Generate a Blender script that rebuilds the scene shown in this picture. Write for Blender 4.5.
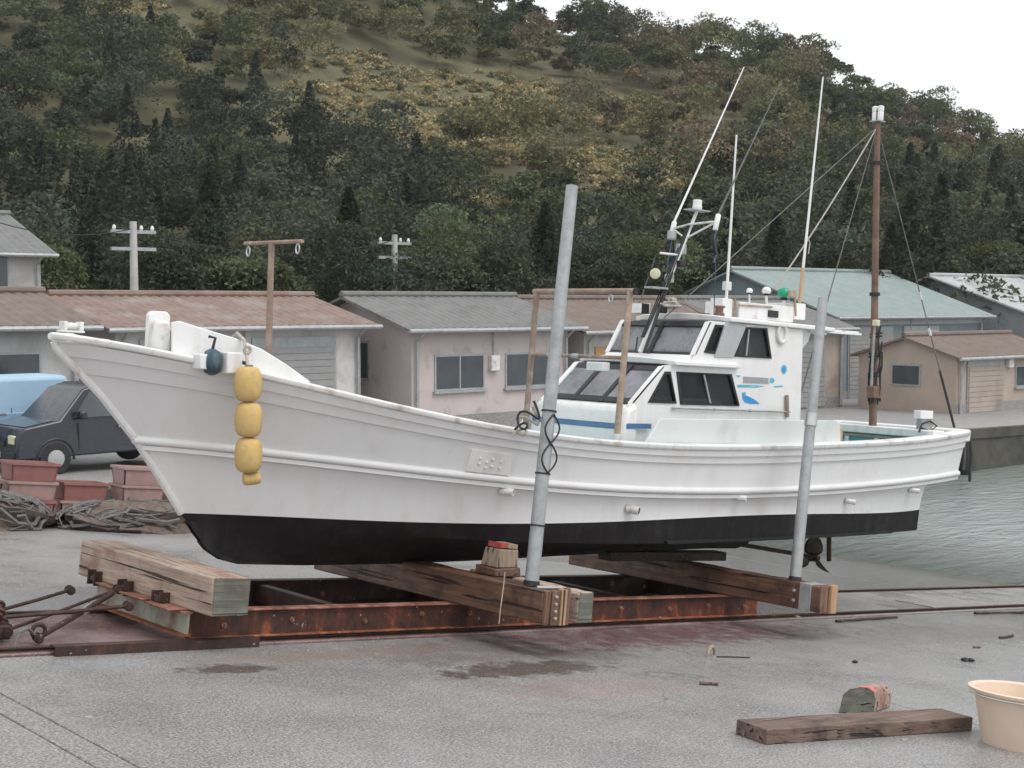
import bpy, math, random
import numpy as np
from mathutils import Matrix, Vector
random.seed(7); rng = np.random.default_rng(7)
R = math.radians
for o in list(bpy.data.objects): bpy.data.objects.remove(o)
scene = bpy.context.scene; col = scene.collection

# ------------------------------------------------------------------ camera
CAM = Vector((-4.550, -10.615, 2.559)); FOC = 1431.0; HOR = 303.0
fwd = Vector((0.65383, 0.75453, -0.05651)).normalized()
right = fwd.cross(Vector((0, 0, 1))).normalized(); upv = right.cross(fwd)
cd = bpy.data.cameras.new('camera'); cam = bpy.data.objects.new('camera', cd); col.objects.link(cam)
cam.matrix_world = Matrix.Translation(CAM) @ Matrix((right, upv, -fwd)).transposed().to_4x4()
cd.sensor_fit = 'HORIZONTAL'; cd.sensor_width = 36.0; cd.lens = 36.0 * FOC / 1024.0; cd.clip_end = 4000; cd.clip_start = 0.1
scene.camera = cam

# ------------------------------------------------------------------ sky and light: bright overcast, light drizzle
w = bpy.data.worlds.new('World'); scene.world = w; w.use_nodes = True
nt = w.node_tree; nt.nodes.clear()
sky = nt.nodes.new('ShaderNodeTexSky'); sky.sky_type = 'NISHITA'; sky.sun_disc = False
SUN_EL, SUN_AZ = R(58), R(160)
sky.sun_elevation = SUN_EL; sky.sun_rotation = SUN_AZ; sky.air_density = 1.0; sky.dust_density = 4.0
hs = nt.nodes.new('ShaderNodeHueSaturation'); hs.inputs['Saturation'].default_value = 0.10
mx = nt.nodes.new('ShaderNodeMix'); mx.data_type = 'RGBA'; mx.inputs[0].default_value = 0.72
mx.inputs[7].default_value = (8.6, 8.8, 9.0, 1)
bg = nt.nodes.new('ShaderNodeBackground'); bg.inputs['Strength'].default_value = 0.10
wo = nt.nodes.new('ShaderNodeOutputWorld')
nt.links.new(sky.outputs[0], hs.inputs['Color']); nt.links.new(hs.outputs[0], mx.inputs[6])
nt.links.new(mx.outputs[2], bg.inputs['Color']); nt.links.new(bg.outputs[0], wo.inputs[0])
sd = bpy.data.lights.new('sun', 'SUN'); sun = bpy.data.objects.new('sun', sd); col.objects.link(sun)
sd.energy = 0.9; sd.angle = R(35); sd.color = (1.0, 0.97, 0.94)
sdir = Vector((math.sin(SUN_AZ) * math.cos(SUN_EL), math.cos(SUN_AZ) * math.cos(SUN_EL), math.sin(SUN_EL)))
sun.rotation_euler = (-sdir).to_track_quat('-Z', 'Y').to_euler(); sun.location = (0, 0, 40)
scene.view_settings.view_transform = 'Standard'; scene.view_settings.look = 'None'
scene.view_settings.gamma = 1.0; scene.view_settings.use_curve_mapping = False
scene.view_settings.exposure = 0.57

# ------------------------------------------------------------------ frames: slipway falls 6.65 deg to +x, the boat sits at 3.7 deg
SLIP = Matrix.Rotation(R(6.65), 4, 'Y'); BOAT = Matrix.Rotation(R(3.7), 4, 'Y'); WORLD = Matrix.Identity(4)
def ray(px, py): return (fwd + right * ((px - 512) / FOC) - upv * ((py - 384) / FOC))
def U(px, py, F=BOAT, x=None, y=None, z=None, p=None, n=None):
    """a photo pixel to a point of frame F on the plane x=, y=, z= or (p, n)"""
    Fi = F.inverted(); o = Fi @ CAM; d = Fi.to_3x3() @ ray(px, py)
    if x is not None: t = (x - o.x) / d.x
    elif y is not None: t = (y - o.y) / d.y
    elif z is not None: t = (z - o.z) / d.z
    else: p = Vector(p); n = Vector(n); t = (p - o).dot(n) / d.dot(n)
    return o + d * t
def at_depth(px, depth, z):
    """world point under pixel column px at a distance along the view, height z"""
    q = CAM + (fwd * 1.0).normalized() * 0
    fh = Vector((fwd.x, fwd.y, 0)).normalized()
    q = CAM + fh * depth + right * ((px - 512) / FOC * depth); q.z = z
    return q

# ------------------------------------------------------------------ materials
MATS = {}
def nodes_of(name):
    m = bpy.data.materials.new(name); m.use_nodes = True
    t = m.node_tree; b = t.nodes['Principled BSDF']; return m, t, b
def noise(t, vec, scale, detail=5, rough=0.6, dist=0.0):
    n = t.nodes.new('ShaderNodeTexNoise'); n.inputs['Scale'].default_value = scale
    n.inputs['Detail'].default_value = detail; n.inputs['Roughness'].default_value = rough; n.inputs['Distortion'].default_value = dist
    if vec is not None: t.links.new(vec, n.inputs['Vector'])
    return n.outputs['Fac']
def ramp(t, fac, stops):
    r = t.nodes.new('ShaderNodeValToRGB'); e = r.color_ramp.elements
    while len(e) < len(stops): e.new(0.5)
    for k, (p, c) in enumerate(stops):
        e[k].position = p; e[k].color = (c[0], c[1], c[2], 1) if hasattr(c, '__len__') else (c, c, c, 1)
    t.links.new(fac, r.inputs[0]); return r.outputs[0]
def mixc(t, fac, a, b, mode='MIX'):
    m = t.nodes.new('ShaderNodeMix'); m.data_type = 'RGBA'; m.blend_type = mode
    for s, val in ((0, fac), (6, a), (7, b)):
        if hasattr(val, 'is_linked'): t.links.new(val, m.inputs[s])
        elif s == 0: m.inputs[0].default_value = val
        else: m.inputs[s].default_value = (val[0], val[1], val[2], 1)
    return m.outputs[2]
def mathn(t, op, a, b=None, c=None):
    m = t.nodes.new('ShaderNodeMath'); m.operation = op
    for k, val in enumerate((a, b, c)):
        if val is None: continue
        if hasattr(val, 'is_linked'): t.links.new(val, m.inputs[k])
        else: m.inputs[k].default_value = val
    return m.outputs[0]
def mapping(t, scale=(1, 1, 1), rot=(0, 0, 0)):
    tc = t.nodes.new('ShaderNodeTexCoord'); m = t.nodes.new('ShaderNodeMapping')
    m.inputs['Scale'].default_value = scale; m.inputs['Rotation'].default_value = rot
    t.links.new(tc.outputs['Object'], m.inputs['Vector']); return m.outputs[0]
def bump(t, b, h, strength=0.3, dist=0.01):
    n = t.nodes.new('ShaderNodeBump'); n.inputs['Strength'].default_value = strength; n.inputs['Distance'].default_value = dist
    t.links.new(h, n.inputs['Height']); t.links.new(n.outputs[0], b.inputs['Normal'])
def pm(name, c, rough=0.5, var=0.12, scale=4, metal=0.0, dirt=None, dirt_amt=0.5, dscale=1.5, stretch=(1, 1, 1), bmp=0.0, bscale=40, spec=0.5, streak=None):
    """painted / metal / plain surface: base colour, soft tone change, blotches of dirt, fine relief"""
    if name in MATS: return MATS[name]
    m, t, b = nodes_of(name); v = mapping(t, stretch)
    n1 = noise(t, v, scale, 6)
    lo = [x * (1 - var) for x in c]; hi = [min(1, x * (1 + var)) for x in c]
    cc = ramp(t, n1, [(0.3, lo), (0.7, hi)])
    if dirt is not None:
        d = noise(t, v, dscale, 9, 0.68, 0.4)
        msk = ramp(t, d, [(0.62 - 0.25 * dirt_amt, 0), (0.80 - 0.15 * dirt_amt, 1)])
        cc = mixc(t, msk, cc, dirt)
    if streak is not None:
        v2 = mapping(t, (9, 9, 0.45)); d2 = noise(t, v2, 1.0, 7, 0.6)
        cc = mixc(t, mathn(t, 'MULTIPLY', ramp(t, d2, [(0.50, 0), (0.78, 1)]), streak[1]), cc, streak[0])
    t.links.new(cc, b.inputs['Base Color'])
    rr = mathn(t, 'MULTIPLY_ADD', noise(t, v, scale * 2.3, 4), 0.3, rough - 0.15); t.links.new(rr, b.inputs['Roughness'])
    b.inputs['Metallic'].default_value = metal; b.inputs['Specular IOR Level'].default_value = spec
    if bmp: bump(t, b, noise(t, v, bscale, 6), bmp, 0.006)
    MATS[name] = m; return m
def wood(name, c1, c2, axis=1, dirt=(0.03, 0.025, 0.022), damt=0.5, rough=0.8, green=None):
    if name in MATS: return MATS[name]
    m, t, b = nodes_of(name); s = [22, 22, 22]; s[axis] = 1.1
    v = mapping(t, s); g = noise(t, v, 1.0, 8, 0.7, 0.6)
    cc = ramp(t, g, [(0.28, [x * 0.55 for x in c1]), (0.5, c1), (0.72, c2)])
    v2 = mapping(t, (1, 1, 1)); d = noise(t, v2, 3.2, 9, 0.7, 0.5)
    cc = mixc(t, ramp(t, d, [(0.60 - 0.22 * damt, 0), (0.82 - 0.15 * damt, 1)]), cc, dirt)
    if green is not None: cc = mixc(t, ramp(t, noise(t, v2, 2.0, 5), [(0.42, 0), (0.6, 0.75)]), cc, green)
    s3 = [24, 24, 24]; s3[axis] = 0.30
    ck = noise(t, mapping(t, s3), 1.0, 3, 0.5)
    cc = mixc(t, ramp(t, ck, [(0.615, 0), (0.65, 0.9)]), cc, (0.018, 0.014, 0.012))
    t.links.new(cc, b.inputs['Base Color']); b.inputs['Roughness'].default_value = rough
    bump(t, b, mathn(t, 'SUBTRACT', g, mathn(t, 'MULTIPLY', ramp(t, ck, [(0.60, 0), (0.66, 1)]), 1.6)), 0.9, 0.012)
    MATS[name] = m; return m
def rust(name, dark=(0.035, 0.022, 0.018), mid=(0.16, 0.052, 0.025), lite=(0.33, 0.12, 0.05), amt=0.5):
    if name in MATS: return MATS[name]
    m, t, b = nodes_of(name); v = mapping(t)
    n = noise(t, v, 5, 10, 0.72, 0.6); n2 = noise(t, mapping(t, (5, 5, 1.2)), 2.0, 8, 0.65)
    k = mathn(t, 'ADD', mathn(t, 'MULTIPLY', n, 0.6), mathn(t, 'MULTIPLY', n2, 0.4))
    cc = ramp(t, k, [(0.38, dark), (0.57 - 0.1 * amt, mid), (0.68 - 0.1 * amt, lite)])
    fl = noise(t, v, 14, 4); cc = mixc(t, ramp(t, fl, [(0.68, 0), (0.71, 0.85)]), cc, (0.40, 0.33, 0.29))
    t.links.new(cc, b.inputs['Base Color']); b.inputs['Roughness'].default_value = 0.62; b.inputs['Metallic'].default_value = 0.1
    bump(t, b, noise(t, v, 45, 8, 0.7), 0.5, 0.006); MATS[name] = m; return m

M = {}
M['hull'] = pm('hull_gelcoat', (0.735, 0.735, 0.738), 0.33, 0.025, 1.2, dirt=(0.63, 0.61, 0.59), dirt_amt=0.35, dscale=0.9, streak=((0.46, 0.40, 0.34), 0.16), bmp=0.02, bscale=9)
M['white'] = pm('white_paint', (0.80, 0.80, 0.79), 0.4, 0.03, 2.5, dirt=(0.62, 0.59, 0.54), dirt_amt=0.3, dscale=2.2, streak=((0.45, 0.38, 0.30), 0.2))
M['white_worn'] = pm('worn_white_paint', (0.74, 0.74, 0.73), 0.5, 0.06, 4, dirt=(0.38, 0.25, 0.17), dirt_amt=0.22, dscale=3.4, streak=((0.36, 0.29, 0.22), 0.4))
M['cap'] = pm('gunwale_paint', (0.70, 0.70, 0.69), 0.48, 0.06, 5, dirt=(0.32, 0.24, 0.19), dirt_amt=0.4, dscale=4.5)
M['board'] = pm('pale_board', (0.64, 0.665, 0.66), 0.42, 0.03, 2, dirt=(0.48, 0.49, 0.48), dirt_amt=0.3)
M['black'] = pm('black_antifouling', (0.013, 0.012, 0.013), 0.62, 0.25, 3, dirt=(0.035, 0.033, 0.033), dirt_amt=0.35, dscale=2.5, streak=((0.06, 0.056, 0.055), 0.4), bmp=0.1, bscale=25, spec=0.3)
M['tan'] = pm('tan_stem_strip', (0.46, 0.36, 0.27), 0.7, 0.25, 8, dirt=(0.20, 0.11, 0.07), dirt_amt=0.4, dscale=6)
M['teal'] = pm('teal_deck_paint', (0.10, 0.31, 0.32), 0.5, 0.15, 4, dirt=(0.16, 0.19, 0.18), dirt_amt=0.4)
M['pole_rust'] = pm('rusted_pipe_paint', (0.28, 0.20, 0.155), 0.7, 0.2, 7, dirt=(0.46, 0.40, 0.35), dirt_amt=0.4, dscale=7, bmp=0.2)
M['pole_tan'] = pm('weathered_pipe', (0.36, 0.27, 0.20), 0.7, 0.2, 7, dirt=(0.55, 0.50, 0.45), dirt_amt=0.4, dscale=6, bmp=0.15)
M['mast'] = pm('red_oxide_mast', (0.19, 0.115, 0.085), 0.65, 0.25, 6, dirt=(0.10, 0.06, 0.045), dirt_amt=0.4, dscale=5, bmp=0.15)
M['galv'] = pm('galvanised_steel', (0.40, 0.415, 0.42), 0.5, 0.12, 9, metal=0.35, dirt=(0.27, 0.28, 0.28), dirt_amt=0.5, dscale=7, bmp=0.08)
M['steel'] = pm('stainless_steel', (0.55, 0.55, 0.54), 0.35, 0.1, 9, metal=0.8)
M['dark'] = pm('dark_rubber', (0.022, 0.022, 0.024), 0.6, 0.3, 8)
M['frame'] = pm('black_window_frame', (0.016, 0.016, 0.018), 0.45, 0.3, 8)
M['rope'] = pm('pale_rope', (0.44, 0.41, 0.36), 0.9, 0.3, 40, bmp=0.5, bscale=160)
M['rope_dark'] = pm('dark_rope', (0.035, 0.033, 0.034), 0.85, 0.4, 30, bmp=0.4, bscale=160)
M['wire'] = pm('grey_wire', (0.13, 0.125, 0.12), 0.6, 0.3, 12)
M['blue'] = pm('blue_stripe', (0.07, 0.17, 0.33), 0.45, 0.12, 7, dirt=(0.35, 0.38, 0.42), dirt_amt=0.25, dscale=6)
M['cyan'] = pm('cyan_print', (0.12, 0.45, 0.66), 0.45, 0.2, 9, dirt=(0.5, 0.6, 0.66), dirt_amt=0.4, dscale=9)
M['azure'] = pm('azure_print', (0.05, 0.30, 0.66), 0.45, 0.2, 9)
M['greyprint'] = pm('grey_lettering', (0.34, 0.345, 0.36), 0.5, 0.1, 30)
M['yellow'] = pm('yellow_float_foam', (0.60, 0.41, 0.155), 0.85, 0.12, 9, dirt=(0.44, 0.34, 0.20), dirt_amt=0.5, dscale=9, streak=((0.30, .20, .10), .55), bmp=0.3, bscale=60)
M['navy'] = pm('dark_blue_drum', (0.03, 0.065, 0.09), 0.5, 0.3, 10, dirt=(0.14, 0.18, 0.2), dirt_amt=0.4, dscale=9)
M['green_lens'] = pm('green_lamp', (0.01, 0.30, 0.16), 0.25, 0.1, 8)
M['bronze'] = pm('bronze_propeller', (0.05, 0.04, 0.026), 0.5, 0.3, 9, metal=0.5, dirt=(0.02, 0.03, 0.025), dirt_amt=0.6)
M['tanboard'] = pm('tan_plywood', (0.52, 0.35, 0.20), 0.6, 0.1, 6)
M['red'] = pm('red_paint', (0.46, 0.075, 0.075), 0.6, 0.2, 9, dirt=(0.30, 0.2, 0.16), dirt_amt=0.4, dscale=9)
M['pinkred'] = pm('faded_red_paint', (0.62, 0.17, 0.16), 0.6, 0.15, 9, dirt=(0.4, 0.3, 0.26), dirt_amt=0.3, dscale=12)
M['curtain'] = pm('pale_curtain', (0.55, 0.55, 0.56), 0.8, 0.1, 6)
M['acrylic'] = pm('hazy_acrylic', (0.42, 0.44, 0.45), 0.3, 0.06, 5)
M['lamp'] = pm('lamp_lens', (0.62, 0.60, 0.42), 0.2, 0.08, 9)
M['timber_pale'] = wood('pale_weathered_timber', (0.42, 0.315, 0.25), (0.57, 0.475, 0.40), 1, dirt=(0.24, 0.11, 0.08), damt=0.5)
M['timber_end'] = wood('grey_green_end_grain', (0.14, 0.145, 0.12), (0.235, 0.235, 0.205), 0, dirt=(0.10, 0.085, 0.07), damt=0.5)
M['timber_brown'] = wood('wet_brown_timber', (0.165, 0.088, 0.058), (0.29, 0.17, 0.112), 1, dirt=(0.032, 0.018, 0.014), damt=0.7, rough=0.42)
M['timber_dark'] = wood('soaked_dark_timber', (0.05, 0.036, 0.03), (0.09, 0.065, 0.052), 1, damt=0.6, rough=0.6)
M['plank_bright'] = wood('fresh_plank', (0.44, 0.27, 0.15), (0.55, 0.38, 0.24), 2, dirt=(0.18, 0.09, 0.06), damt=0.3)
M['plank_brown'] = wood('brown_plank', (0.20, 0.11, 0.075), (0.30, 0.19, 0.13), 2, damt=0.5)
M['chock'] = wood('pale_chock_wood', (0.33, 0.25, 0.18), (0.45, 0.37, 0.29), 2, dirt=(0.16, 0.12, 0.09), damt=0.4)
M['rust'] = rust('rusty_beam', (0.022, 0.015, 0.014), (0.095, 0.030, 0.018), (0.34, 0.10, 0.035), 0.35)
M['rust_dark'] = rust('dark_rust', (0.020, 0.014, 0.013), (0.055, 0.026, 0.02), (0.12, 0.05, 0.03), 0.3)
M['rust_pink'] = rust('pink_rust_flange', (0.09, 0.042, 0.032), (0.27, 0.11, 0.075), (0.42, 0.24, 0.18), 0.7)
M['rust_orange'] = rust('orange_rust_flange', (0.07, 0.026, 0.018), (0.22, 0.068, 0.03), (0.36, 0.15, 0.07), 0.8)
M['green_web'] = pm('grey_green_beam_paint', (0.36, 0.37, 0.31), 0.6, 0.14, 5, dirt=(0.16, 0.07, 0.04), dirt_amt=0.75, dscale=4.0)

def glass(name, c=(0.03, 0.035, 0.04), alpha=0.55):
    m, t, b = nodes_of(name)
    b.inputs['Base Color'].default_value = (*c, 1); b.inputs['Roughness'].default_value = 0.06
    tr = t.nodes.new('ShaderNodeBsdfTransparent'); tr.inputs[0].default_value = (0.75, 0.78, 0.8, 1)
    mxs = t.nodes.new('ShaderNodeMixShader'); mxs.inputs[0].default_value = alpha
    out = t.nodes['Material Output']
    t.links.new(tr.outputs[0], mxs.inputs[1]); t.links.new(b.outputs[0], mxs.inputs[2]); t.links.new(mxs.outputs[0], out.inputs[0])
    v = mapping(t); n = noise(t, v, 3.0, 6); t.links.new(ramp(t, n, [(0.35, [x * 0.8 for x in c]), (0.7, [min(1, x * 1.5 + 0.02) for x in c])]), b.inputs['Base Color'])
    MATS[name] = m; return m
M['glass'] = glass('tinted_glass', (0.035, 0.037, 0.042), 0.38)
M['glass_hazy'] = glass('hazy_glass', (0.36, 0.36, 0.39), 0.42)
M['glass_house'] = pm('window_glass', (0.05, 0.06, 0.07), 0.12, 0.3, 1.0, spec=0.8)

# ------------------------------------------------------------------ mesh builder
class MB:
    def __init__(s): s.v = []; s.f = []
    def add(s, vs, fs):
        k = len(s.v); s.v += [Vector(p) for p in vs]; s.f += [tuple(i + k for i in f) for f in fs]; return s
    def hexa(s, p):
        return s.add(p, [(0, 3, 2, 1), (4, 5, 6, 7), (0, 1, 5, 4), (1, 2, 6, 5), (2, 3, 7, 6), (3, 0, 4, 7)])
    def box(s, x0, x1, y0, y1, z0, z1):
        return s.hexa([(x0, y0, z0), (x1, y0, z0), (x1, y1, z0), (x0, y1, z0), (x0, y0, z1), (x1, y0, z1), (x1, y1, z1), (x0, y1, z1)])
    def prism(s, poly, off):
        n = len(poly); off = Vector(off); a = [Vector(p) for p in poly]
        return s.add(a + [p + off for p in a], [tuple(range(n))[::-1], tuple(range(n, 2 * n))] + [(i, (i + 1) % n, n + (i + 1) % n, n + i) for i in range(n)])
    def slab(s, quad, th):
        q = [Vector(p) for p in quad]; n = (q[1] - q[0]).cross(q[3] - q[0]).normalized() * th
        return s.prism(quad, n)
    def tube(s, pts, r, n=10, cap=True):
        pts = [Vector(p) for p in pts]; rs = r if hasattr(r, '__len__') else [r] * len(pts)
        rings = []; up0 = None
        for i, p in enumerate(pts):
            d = (pts[min(i + 1, len(pts) - 1)] - pts[max(i - 1, 0)]).normalized()
            if up0 is None: up0 = Vector((0, 0, 1)) if abs(d.z) < 0.9 else Vector((1, 0, 0))
            a = d.cross(up0).normalized(); b = a.cross(d).normalized(); up0 = b
            rings.append([p + a * (math.cos(2 * math.pi * k / n) * rs[i]) + b * (math.sin(2 * math.pi * k / n) * rs[i]) for k in range(n)])
        vs = [q for ring in rings for q in ring]; fs = []
        for i in range(len(pts) - 1):
            for k in range(n): fs.append((i * n + k, i * n + (k + 1) % n, (i + 1) * n + (k + 1) % n, (i + 1) * n + k))
        if cap: fs += [tuple(range(n))[::-1], tuple(range((len(pts) - 1) * n, len(pts) * n))]
        return s.add(vs, fs)
    def lathe(s, prof, c, axis=(0, 0, 1), n=16):
        ax = Vector(axis).normalized(); c = Vector(c)
        pts = [c + ax * h for r, h in prof]
        a = ax.orthogonal().normalized(); b = ax.cross(a)
        vs = [c + ax * h + (a * math.cos(2 * math.pi * k / n) + b * math.sin(2 * math.pi * k / n)) * max(r, 1e-4) for r, h in prof for k in range(n)]
        fs = [(i * n + k, i * n + (k + 1) % n, (i + 1) * n + (k + 1) % n, (i + 1) * n + k) for i in range(len(prof) - 1) for k in range(n)]
        fs += [tuple(range(n))[::-1], tuple(range((len(prof) - 1) * n, len(prof) * n))]
        return s.add(vs, fs)
    def grid(s, rows):
        m = len(rows[0]); vs = [p for r in rows for p in r]
        return s.add(vs, [(i * m + k, i * m + k + 1, (i + 1) * m + k + 1, (i + 1) * m + k) for i in range(len(rows) - 1) for k in range(m - 1)])
    def sweep(s, curve, prof, side=-1, scale=None, closed=True):
        """prof: (out, up) section carried along a curve; out is horizontal and square to it"""
        rows = []; n = len(curve)
        for i, p in enumerate(curve):
            d = Vector(curve[min(i + 1, n - 1)]) - Vector(curve[max(i - 1, 0)]); d.z = 0; d.normalize()
            o = Vector((d.y, -d.x, 0)) * (1 if side < 0 else -1); k = scale[i] if scale is not None else 1.0
            rows.append([Vector(p) + o * a + Vector((0, 0, b * k)) for a, b in prof])
        if closed: rows = [r + [r[0]] for r in rows]
        s.grid(rows); m = len(rows[0]) - (1 if closed else 0)
        s.add(rows[0][:m], [tuple(range(m))]); s.add(rows[-1][:m], [tuple(range(m))[::-1]]); return s
    def mirror(s):
        k = len(s.v); s.v += [Vector((p.x, -p.y, p.z)) for p in s.v]; s.f += [tuple(i + k for i in f[::-1]) for f in s.f]; return s
    def mesh(s, name, mat, base=(0, 0, 0), smooth=35, weld=0.0):
        me = bpy.data.meshes.new(name); b = Vector(base)
        me.from_pydata([tuple(p - b) for p in s.v], [], s.f)
        import bmesh
        bm = bmesh.new(); bm.from_mesh(me)
        if weld: bmesh.ops.remove_doubles(bm, verts=bm.verts, dist=weld)
        bmesh.ops.recalc_face_normals(bm, faces=bm.faces); bm.to_mesh(me); bm.free()
        if mat is not None: me.materials.append(mat)
        if smooth:
            me.polygons.foreach_set('use_smooth', [True] * len(me.polygons)); me.set_sharp_from_angle(angle=R(smooth))
        return me
BASE = {}
def tag(o, label=None, cat=None, group=None, kind=None):
    for k, v in (('label', label), ('category', cat), ('group', group), ('kind', kind)):
        if v: o[k] = v
    return o
def thing(name, label, cat, F, base, group=None):
    o = bpy.data.objects.new(name, None); col.objects.link(o); o.empty_display_size = 0.2
    o.matrix_world = F @ Matrix.Translation(Vector(base)); BASE[o.name] = Vector(base)
    return tag(o, label, cat, group)
def part(mb, name, mat, parent, bevel=0.0, smooth=35, weld=0.0, label=None):
    b = BASE[parent.name]; o = bpy.data.objects.new(name, mb.mesh(name, mat, b, smooth, weld)); col.objects.link(o)
    o.parent = parent; BASE[o.name] = b
    if label: o['label'] = label
    if bevel: bev(o, bevel)
    return o
def bev(o, wdt, seg=2):
    m = o.modifiers.new('bevel', 'BEVEL'); m.width = wdt; m.segments = seg; m.limit_method = 'ANGLE'; m.angle_limit = R(40)
def single(mb, name, mat, F, base, label=None, cat=None, group=None, kind=None, bevel=0.0, smooth=35):
    o = bpy.data.objects.new(name, mb.mesh(name, mat, base, smooth)); col.objects.link(o)
    o.matrix_world = F @ Matrix.Translation(Vector(base)); BASE[o.name] = Vector(base)
    if bevel: bev(o, bevel)
    return tag(o, label, cat, group, kind)
def copy_tree(o, parent=None):
    c = o.copy(); col.objects.link(c); c.parent = parent
    if parent is not None: c.matrix_parent_inverse = o.matrix_parent_inverse.copy()
    for ch in list(o.children): copy_tree(ch, c)
    return c
def jit(mb, a):
    for p in mb.v: p += Vector((random.uniform(-a, a), random.uniform(-a, a), random.uniform(-a, a)))
    return mb

# ================================================================== SETTING
WATER_Z = -1.87; QY = 9.8
def concrete(name, wet=0.45, stains=True, tone=1.0, base=(0.288, 0.280, 0.276)):
    m, t, b = nodes_of(name)
    tc = t.nodes.new('ShaderNodeTexCoord'); v = tc.outputs['Object']
    sp = t.nodes.new('ShaderNodeSeparateXYZ'); t.links.new(v, sp.inputs[0]); X, Y = sp.outputs[0], sp.outputs[1]
    base = [x * tone for x in base]
    big = noise(t, v, 0.45, 8, 0.62, 0.5); mid = noise(t, v, 3.0, 8, 0.7); fine = noise(t, v, 60, 3, 0.7)
    vor = t.nodes.new('ShaderNodeTexVoronoi'); vor.inputs['Scale'].default_value = 55; t.links.new(v, vor.inputs['Vector'])
    cc = ramp(t, big, [(0.25, [x * 0.78 for x in base]), (0.5, base), (0.75, [x * 1.16 for x in base])])
    cc = mixc(t, 0.55, cc, ramp(t, mid, [(0.3, [x * 0.72 for x in base]), (0.72, [x * 1.22 for x in base])]))
    cc = mixc(t, ramp(t, fine, [(0.40, 0.8), (0.52, 0)]), cc, [x * 0.36 for x in base])
    cc = mixc(t, ramp(t, fine, [(0.56, 0), (0.66, 0.8)]), cc, [min(1, x * 2.1) for x in base])
    # hairline cracks, broken up by noise
    vc = t.nodes.new('ShaderNodeTexVoronoi'); vc.feature = 'DISTANCE_TO_EDGE'; vc.inputs['Scale'].default_value = 0.42
    wv = t.nodes.new('ShaderNodeMix'); wv.data_type = 'VECTOR'; wv.inputs[0].default_value = 0.16; t.links.new(v, wv.inputs[4])
    nz_ = t.nodes.new('ShaderNodeTexNoise'); nz_.inputs['Scale'].default_value = 1.6; nz_.inputs['Detail'].default_value = 7; t.links.new(v, nz_.inputs['Vector'])
    t.links.new(nz_.outputs['Color'], wv.inputs[5]); sc_ = t.nodes.new('ShaderNodeVectorMath'); sc_.operation = 'MULTIPLY_ADD'; sc_.inputs[1].default_value = (.5, .5, .5)
    t.links.new(nz_.outputs['Color'], sc_.inputs[0]); t.links.new(v, sc_.inputs[2]); t.links.new(sc_.outputs[0], vc.inputs['Vector'])
    crk = mathn(t, 'MULTIPLY', ramp(t, vc.outputs['Distance'], [(0.0, 1), (0.0045, 0)]), ramp(t, noise(t, v, .7, 3), [(0.5, 0), (0.6, .75)]))
    cc = mixc(t, crk, cc, [x * .3 for x in base])
    # exposed aggregate
    agg = t.nodes.new('ShaderNodeSeparateColor'); t.links.new(vor.outputs['Color'], agg.inputs[0])
    cc = mixc(t, ramp(t, agg.outputs[0], [(0.82, 0), (0.9, 0.5)]), cc, (0.40, 0.39, 0.38))
    cc = mixc(t, ramp(t, noise(t, v, 5.5, 2, 0.5), [(0.735, 0), (0.75, 0.55)]), cc, (0.55, 0.54, 0.52))   # paint and shell specks
    def ell(cx, cy, rx, ry, soft=0.5, nz=1.3, scl=5.5):
        a = mathn(t, 'DIVIDE', mathn(t, 'SUBTRACT', X, cx), rx); c = mathn(t, 'DIVIDE', mathn(t, 'SUBTRACT', Y, cy), ry)
        q = mathn(t, 'ADD', mathn(t, 'MULTIPLY', a, a), mathn(t, 'MULTIPLY', c, c))
        q = mathn(t, 'ADD', q, mathn(t, 'MULTIPLY', mathn(t, 'SUBTRACT', noise(t, v, scl, 8, 0.68), 0.5), nz * 3.2))
        mr = t.nodes.new('ShaderNodeMapRange'); mr.inputs['From Min'].default_value = 1.0; mr.inputs['From Max'].default_value = 1.0 - soft
        t.links.new(q, mr.inputs['Value']); return mr.outputs[0]
    rough = ramp(t, noise(t, v, 0.8, 7, 0.6, 0.3), [(0.35, 0.62 - wet * 0.55), (0.65, 0.75 - wet * 0.3)])
    if stains:
        red = mathn(t, 'MAXIMUM', ell(5.6, -1.2, 3.0, 0.7, 1.0), mathn(t, 'MULTIPLY', ell(3.0, -1.5, 1.6, 0.6, 0.9), 0.4))
        cc = mixc(t, mathn(t, 'MULTIPLY', red, 0.72), cc, (0.12, 0.030, 0.042))
        tan = ell(1.6, -1.35, 1.3, 0.22, 0.8); cc = mixc(t, mathn(t, 'MULTIPLY', tan, 0.55), cc, (0.27, 0.20, 0.165))
        pk = ell(2.9, -3.0, 1.0, 0.5, 0.9); cc = mixc(t, mathn(t, 'MULTIPLY', pk, 0.3), cc, (0.30, 0.16, 0.15))
        bl = ell(-0.3, -1.25, 0.5, 0.12, 0.9); cc = mixc(t, mathn(t, 'MULTIPLY', bl, 0.35), cc, (0.24, 0.30, 0.36))
        pud = None
        for cx_, cy_, rx_, ry_ in ((2.85, -2.25, 0.95, 0.30), (0.55, -1.60, 0.42, 0.17), (3.9, -1.9, 0.6, 0.3), (7.3, -1.6, 0.8, 0.35), (9.5, -2.0, 1.8, 0.7), (13.0, 0.5, 2.5, 1.8)):
            e = ell(cx_, cy_, rx_, ry_, 0.6)
            if cx_ > 3: e = mathn(t, 'MULTIPLY', e, 0.35)
            pud = e if pud is None else mathn(t, 'MAXIMUM', pud, e)
        cc = mixc(t, mathn(t, 'MULTIPLY', pud, 0.75), cc, (0.075, 0.050, 0.036))
        rough = mixc(t, mathn(t, 'MULTIPLY', pud, 0.7), rough, (0.22, 0.22, 0.22))
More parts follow.
